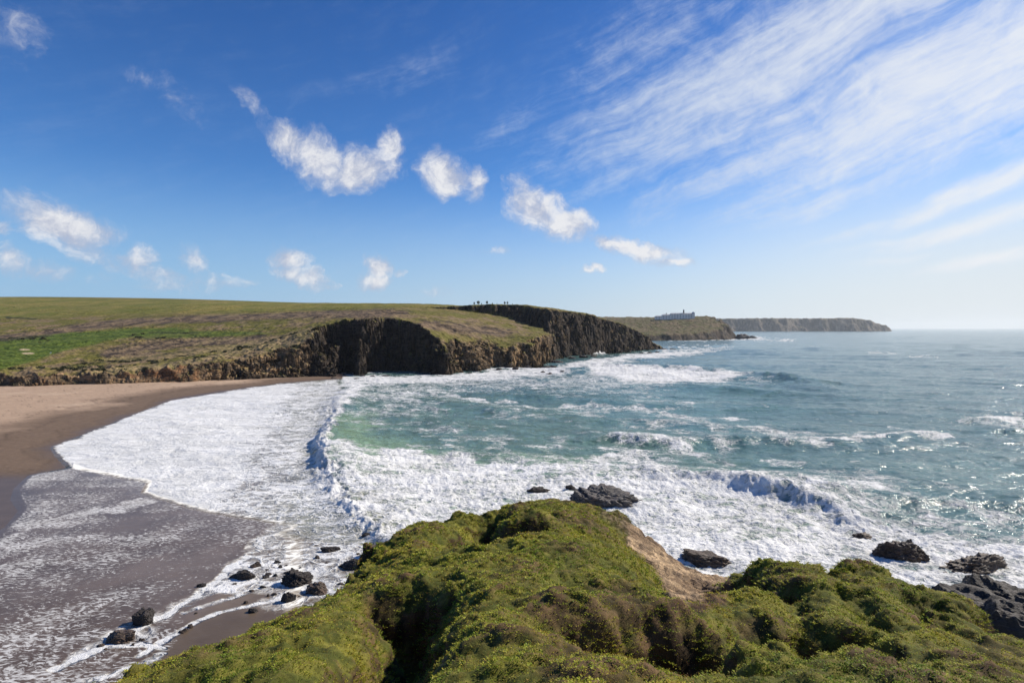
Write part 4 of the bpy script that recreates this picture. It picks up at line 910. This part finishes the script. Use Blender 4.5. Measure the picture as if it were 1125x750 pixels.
# ------------------------------------------------------------------ bushes, little trees, golf flag
def foliage_material(name, a, b):
    m, t, p = material(name); tc = t.new('ShaderNodeTexCoord').outputs['Object']
    t.l.new(t.mix(t.noise(tc, 1.2, 4, .6), rgb(*a), rgb(*b)), p.inputs['Base Color']); p.inputs['Roughness'].default_value = .8; return m
M_gorse = foliage_material('gorse_leaves', (.022,.028,.010), (.070,.070,.022)); M_tree = foliage_material('windblown_leaves', (.022,.032,.012), (.055,.065,.022)); M_bark = plain('bark', (.06,.045,.035))
def leaf_crown(seed, n_, rx, ry, rz, size):
    rg = np.random.default_rng(seed); u = rg.normal(size=(n_, 3)); u /= np.linalg.norm(u, axis=1)[:, None]
    r = rg.uniform(.35, 1, n_)**.5*(1+.45*fbm3(u[:, 0]*1.6, u[:, 1]*1.6, u[:, 2]*1.6, 3, .6, seed*1.3))
    c_ = u*r[:, None]*np.array([rx, ry, rz]); a = rg.normal(size=(n_, 3)); b = rg.normal(size=(n_, 3)); a /= np.linalg.norm(a, axis=1)[:, None]; b /= np.linalg.norm(b, axis=1)[:, None]
    s = size*rg.uniform(.6, 1.3, (n_, 1)); v = np.stack([c_-a*s-b*s*.6, c_+a*s-b*s*.6, c_+a*s*.8+b*s*.7, c_-a*s*.8+b*s*.7], 1).reshape(-1, 3)
    return v, np.arange(n_*4).reshape(-1, 4)
def shrub_proto(name, label, cat, group, kind, seed, rx, rz, trunk, mat):
    root = bpy.data.objects.new(name, None); C.objects.link(root); tag(root, label, cat, group)
    v, f = leaf_crown(seed, 520, rx, rx*.9, rz, rx*.14); v[:, 2] += trunk+rz*.75
    raw_mesh('crown', v, f, mat, smooth=False, parent=root)
    n_ = 7; rad = [.16*rx, .10*rx, .06*rx]; zz = [-.5, trunk*.6+.2, trunk+rz*.9]
    tv = np.array([(math.cos(2*math.pi*i/n_)*rad[k]+.15*k*rx*.3, math.sin(2*math.pi*i/n_)*rad[k], zz[k]) for k in range(3) for i in range(n_)])
    tf = np.array([(k*n_+i, k*n_+(i+1) % n_, (k+1)*n_+(i+1) % n_, (k+1)*n_+i) for k in range(2) for i in range(n_)])
    raw_mesh('trunk', tv, tf, M_bark, parent=root)
    return root
def copy_tree(o):
    c_ = o.copy(); C.objects.link(c_)
    for ch in o.children: d_ = ch.copy(); C.objects.link(d_); d_.parent = c_
    return c_
TREES = [(521,5.0,.7),(525.5,6.5,1.1),(529,3.2,.6),(535,5.6,.9),(541,3.0,.6),(546,2.6,.6),(554.5,5.0,.9),(557.5,4.8,.8),(563,2.6,.6)]
tproto = shrub_proto('windblown_tree', 'small dark windblown tree on the skyline above the second headland', 'tree', 'small trees on the skyline', 0, 5, 1.0, 1.3, 1.4, M_tree)
for i, (px, hh, wd_) in enumerate(TREES):
    o = tproto if i == 0 else copy_tree(tproto); x, y = (px-CX)/F*592, 592.0
    o.location = (x, y, land_height(x, y)-.3); s = hh/5.0; o.scale = (s*wd_/.8, s*wd_/.8, s); o.rotation_euler = (0, 0, i*1.7)
gp = shrub_proto('gorse_bush', 'dark rounded gorse bush on the rough slope above the low cliffs', 'bush', 'gorse bushes on the slope behind the beach', 0, 9, 1.5, 1.0, .05, M_gorse)
rg = np.random.default_rng(21); spots = []
sx_, sy_ = V[..., 0], V[..., 1]
bands = [((4,404),(110,410),26,268),((0,374),(50,369),14,440),((90,404),(225,392),26,300),((235,384),(335,374),22,330),((150,366),(215,366),8,430),((40,412),(200,415),24,258)]
for (a, b, nn_, d_) in bands:
    for _ in range(nn_):
        tt = rg.random(); px = a[0]+(b[0]-a[0])*tt+rg.normal(0, 4); d2_ = d_+rg.normal(0, d_*.035); spots.append(((px-CX)/F*d2_, d2_))
for i, (x, y) in enumerate(spots):
    zz = land_height(x, y)
    if zz < 3.0: continue
    o = copy_tree(gp); s = rg.uniform(.5, 1.15); o.location = (x, y, zz-.25); o.scale = (s*rg.uniform(.9, 1.7), s, s*rg.uniform(.6, 1.0)); o.rotation_euler = (0, 0, rg.uniform(0, 6.28))
gp.location = (spots[0][0]+3, spots[0][1]+6, land_height(spots[0][0]+3, spots[0][1]+6)-.25)
fx, fy = (55-CX)/F*345, 345.0
fz = land_height(fx, fy)
flag = bpy.data.objects.new('golf_flag', None); C.objects.link(flag); flag.location = (fx, fy, fz-.05); tag(flag, 'tiny white marker standing on the mown golf green', 'golf marker')
M_white = plain('white_paint', (.82,.82,.80))
build('pole', [box(-.03, .03, -.03, .03, 0, 1.5)], M_white, flag)
fv = np.array([(x, .02+s_*.01+.08*math.sin(x*5), zq) for s_ in (0, 1) for x in np.linspace(.035, .85, 6) for zq in (.75, 1.45)])
ff = [(i*2, i*2+2, i*2+3, i*2+1) for i in range(5)]; ff += [(12+a, 12+d_, 12+c_, 12+b) for a, b, c_, d_ in ff]
raw_mesh('flag', fv, np.array(ff), M_white, parent=flag)

# ------------------------------------------------------------------ haze
hv = bpy.data.meshes.new('haze'); v, f = box(-9000, 9000, -1500, 40000, -10.5, 150)
hv.from_pydata(v.tolist(), [], f.tolist()); o = bpy.data.objects.new('haze', hv); C.objects.link(o); tag(o, 'thin pale sea haze', 'haze', kind='stuff')
mh = bpy.data.materials.new('sea_haze'); mh.use_nodes = True; nt = mh.node_tree; nt.nodes.remove(nt.nodes['Principled BSDF'])
pv = nt.nodes.new('ShaderNodeVolumePrincipled'); pv.inputs['Color'].default_value = rgb(.90,.94,1.0); pv.inputs['Density'].default_value = 3.2e-5; pv.inputs['Anisotropy'].default_value = .35
nt.links.new(pv.outputs[0], [q for q in nt.nodes if q.type == 'OUTPUT_MATERIAL'][0].inputs['Volume']); hv.materials.append(mh)
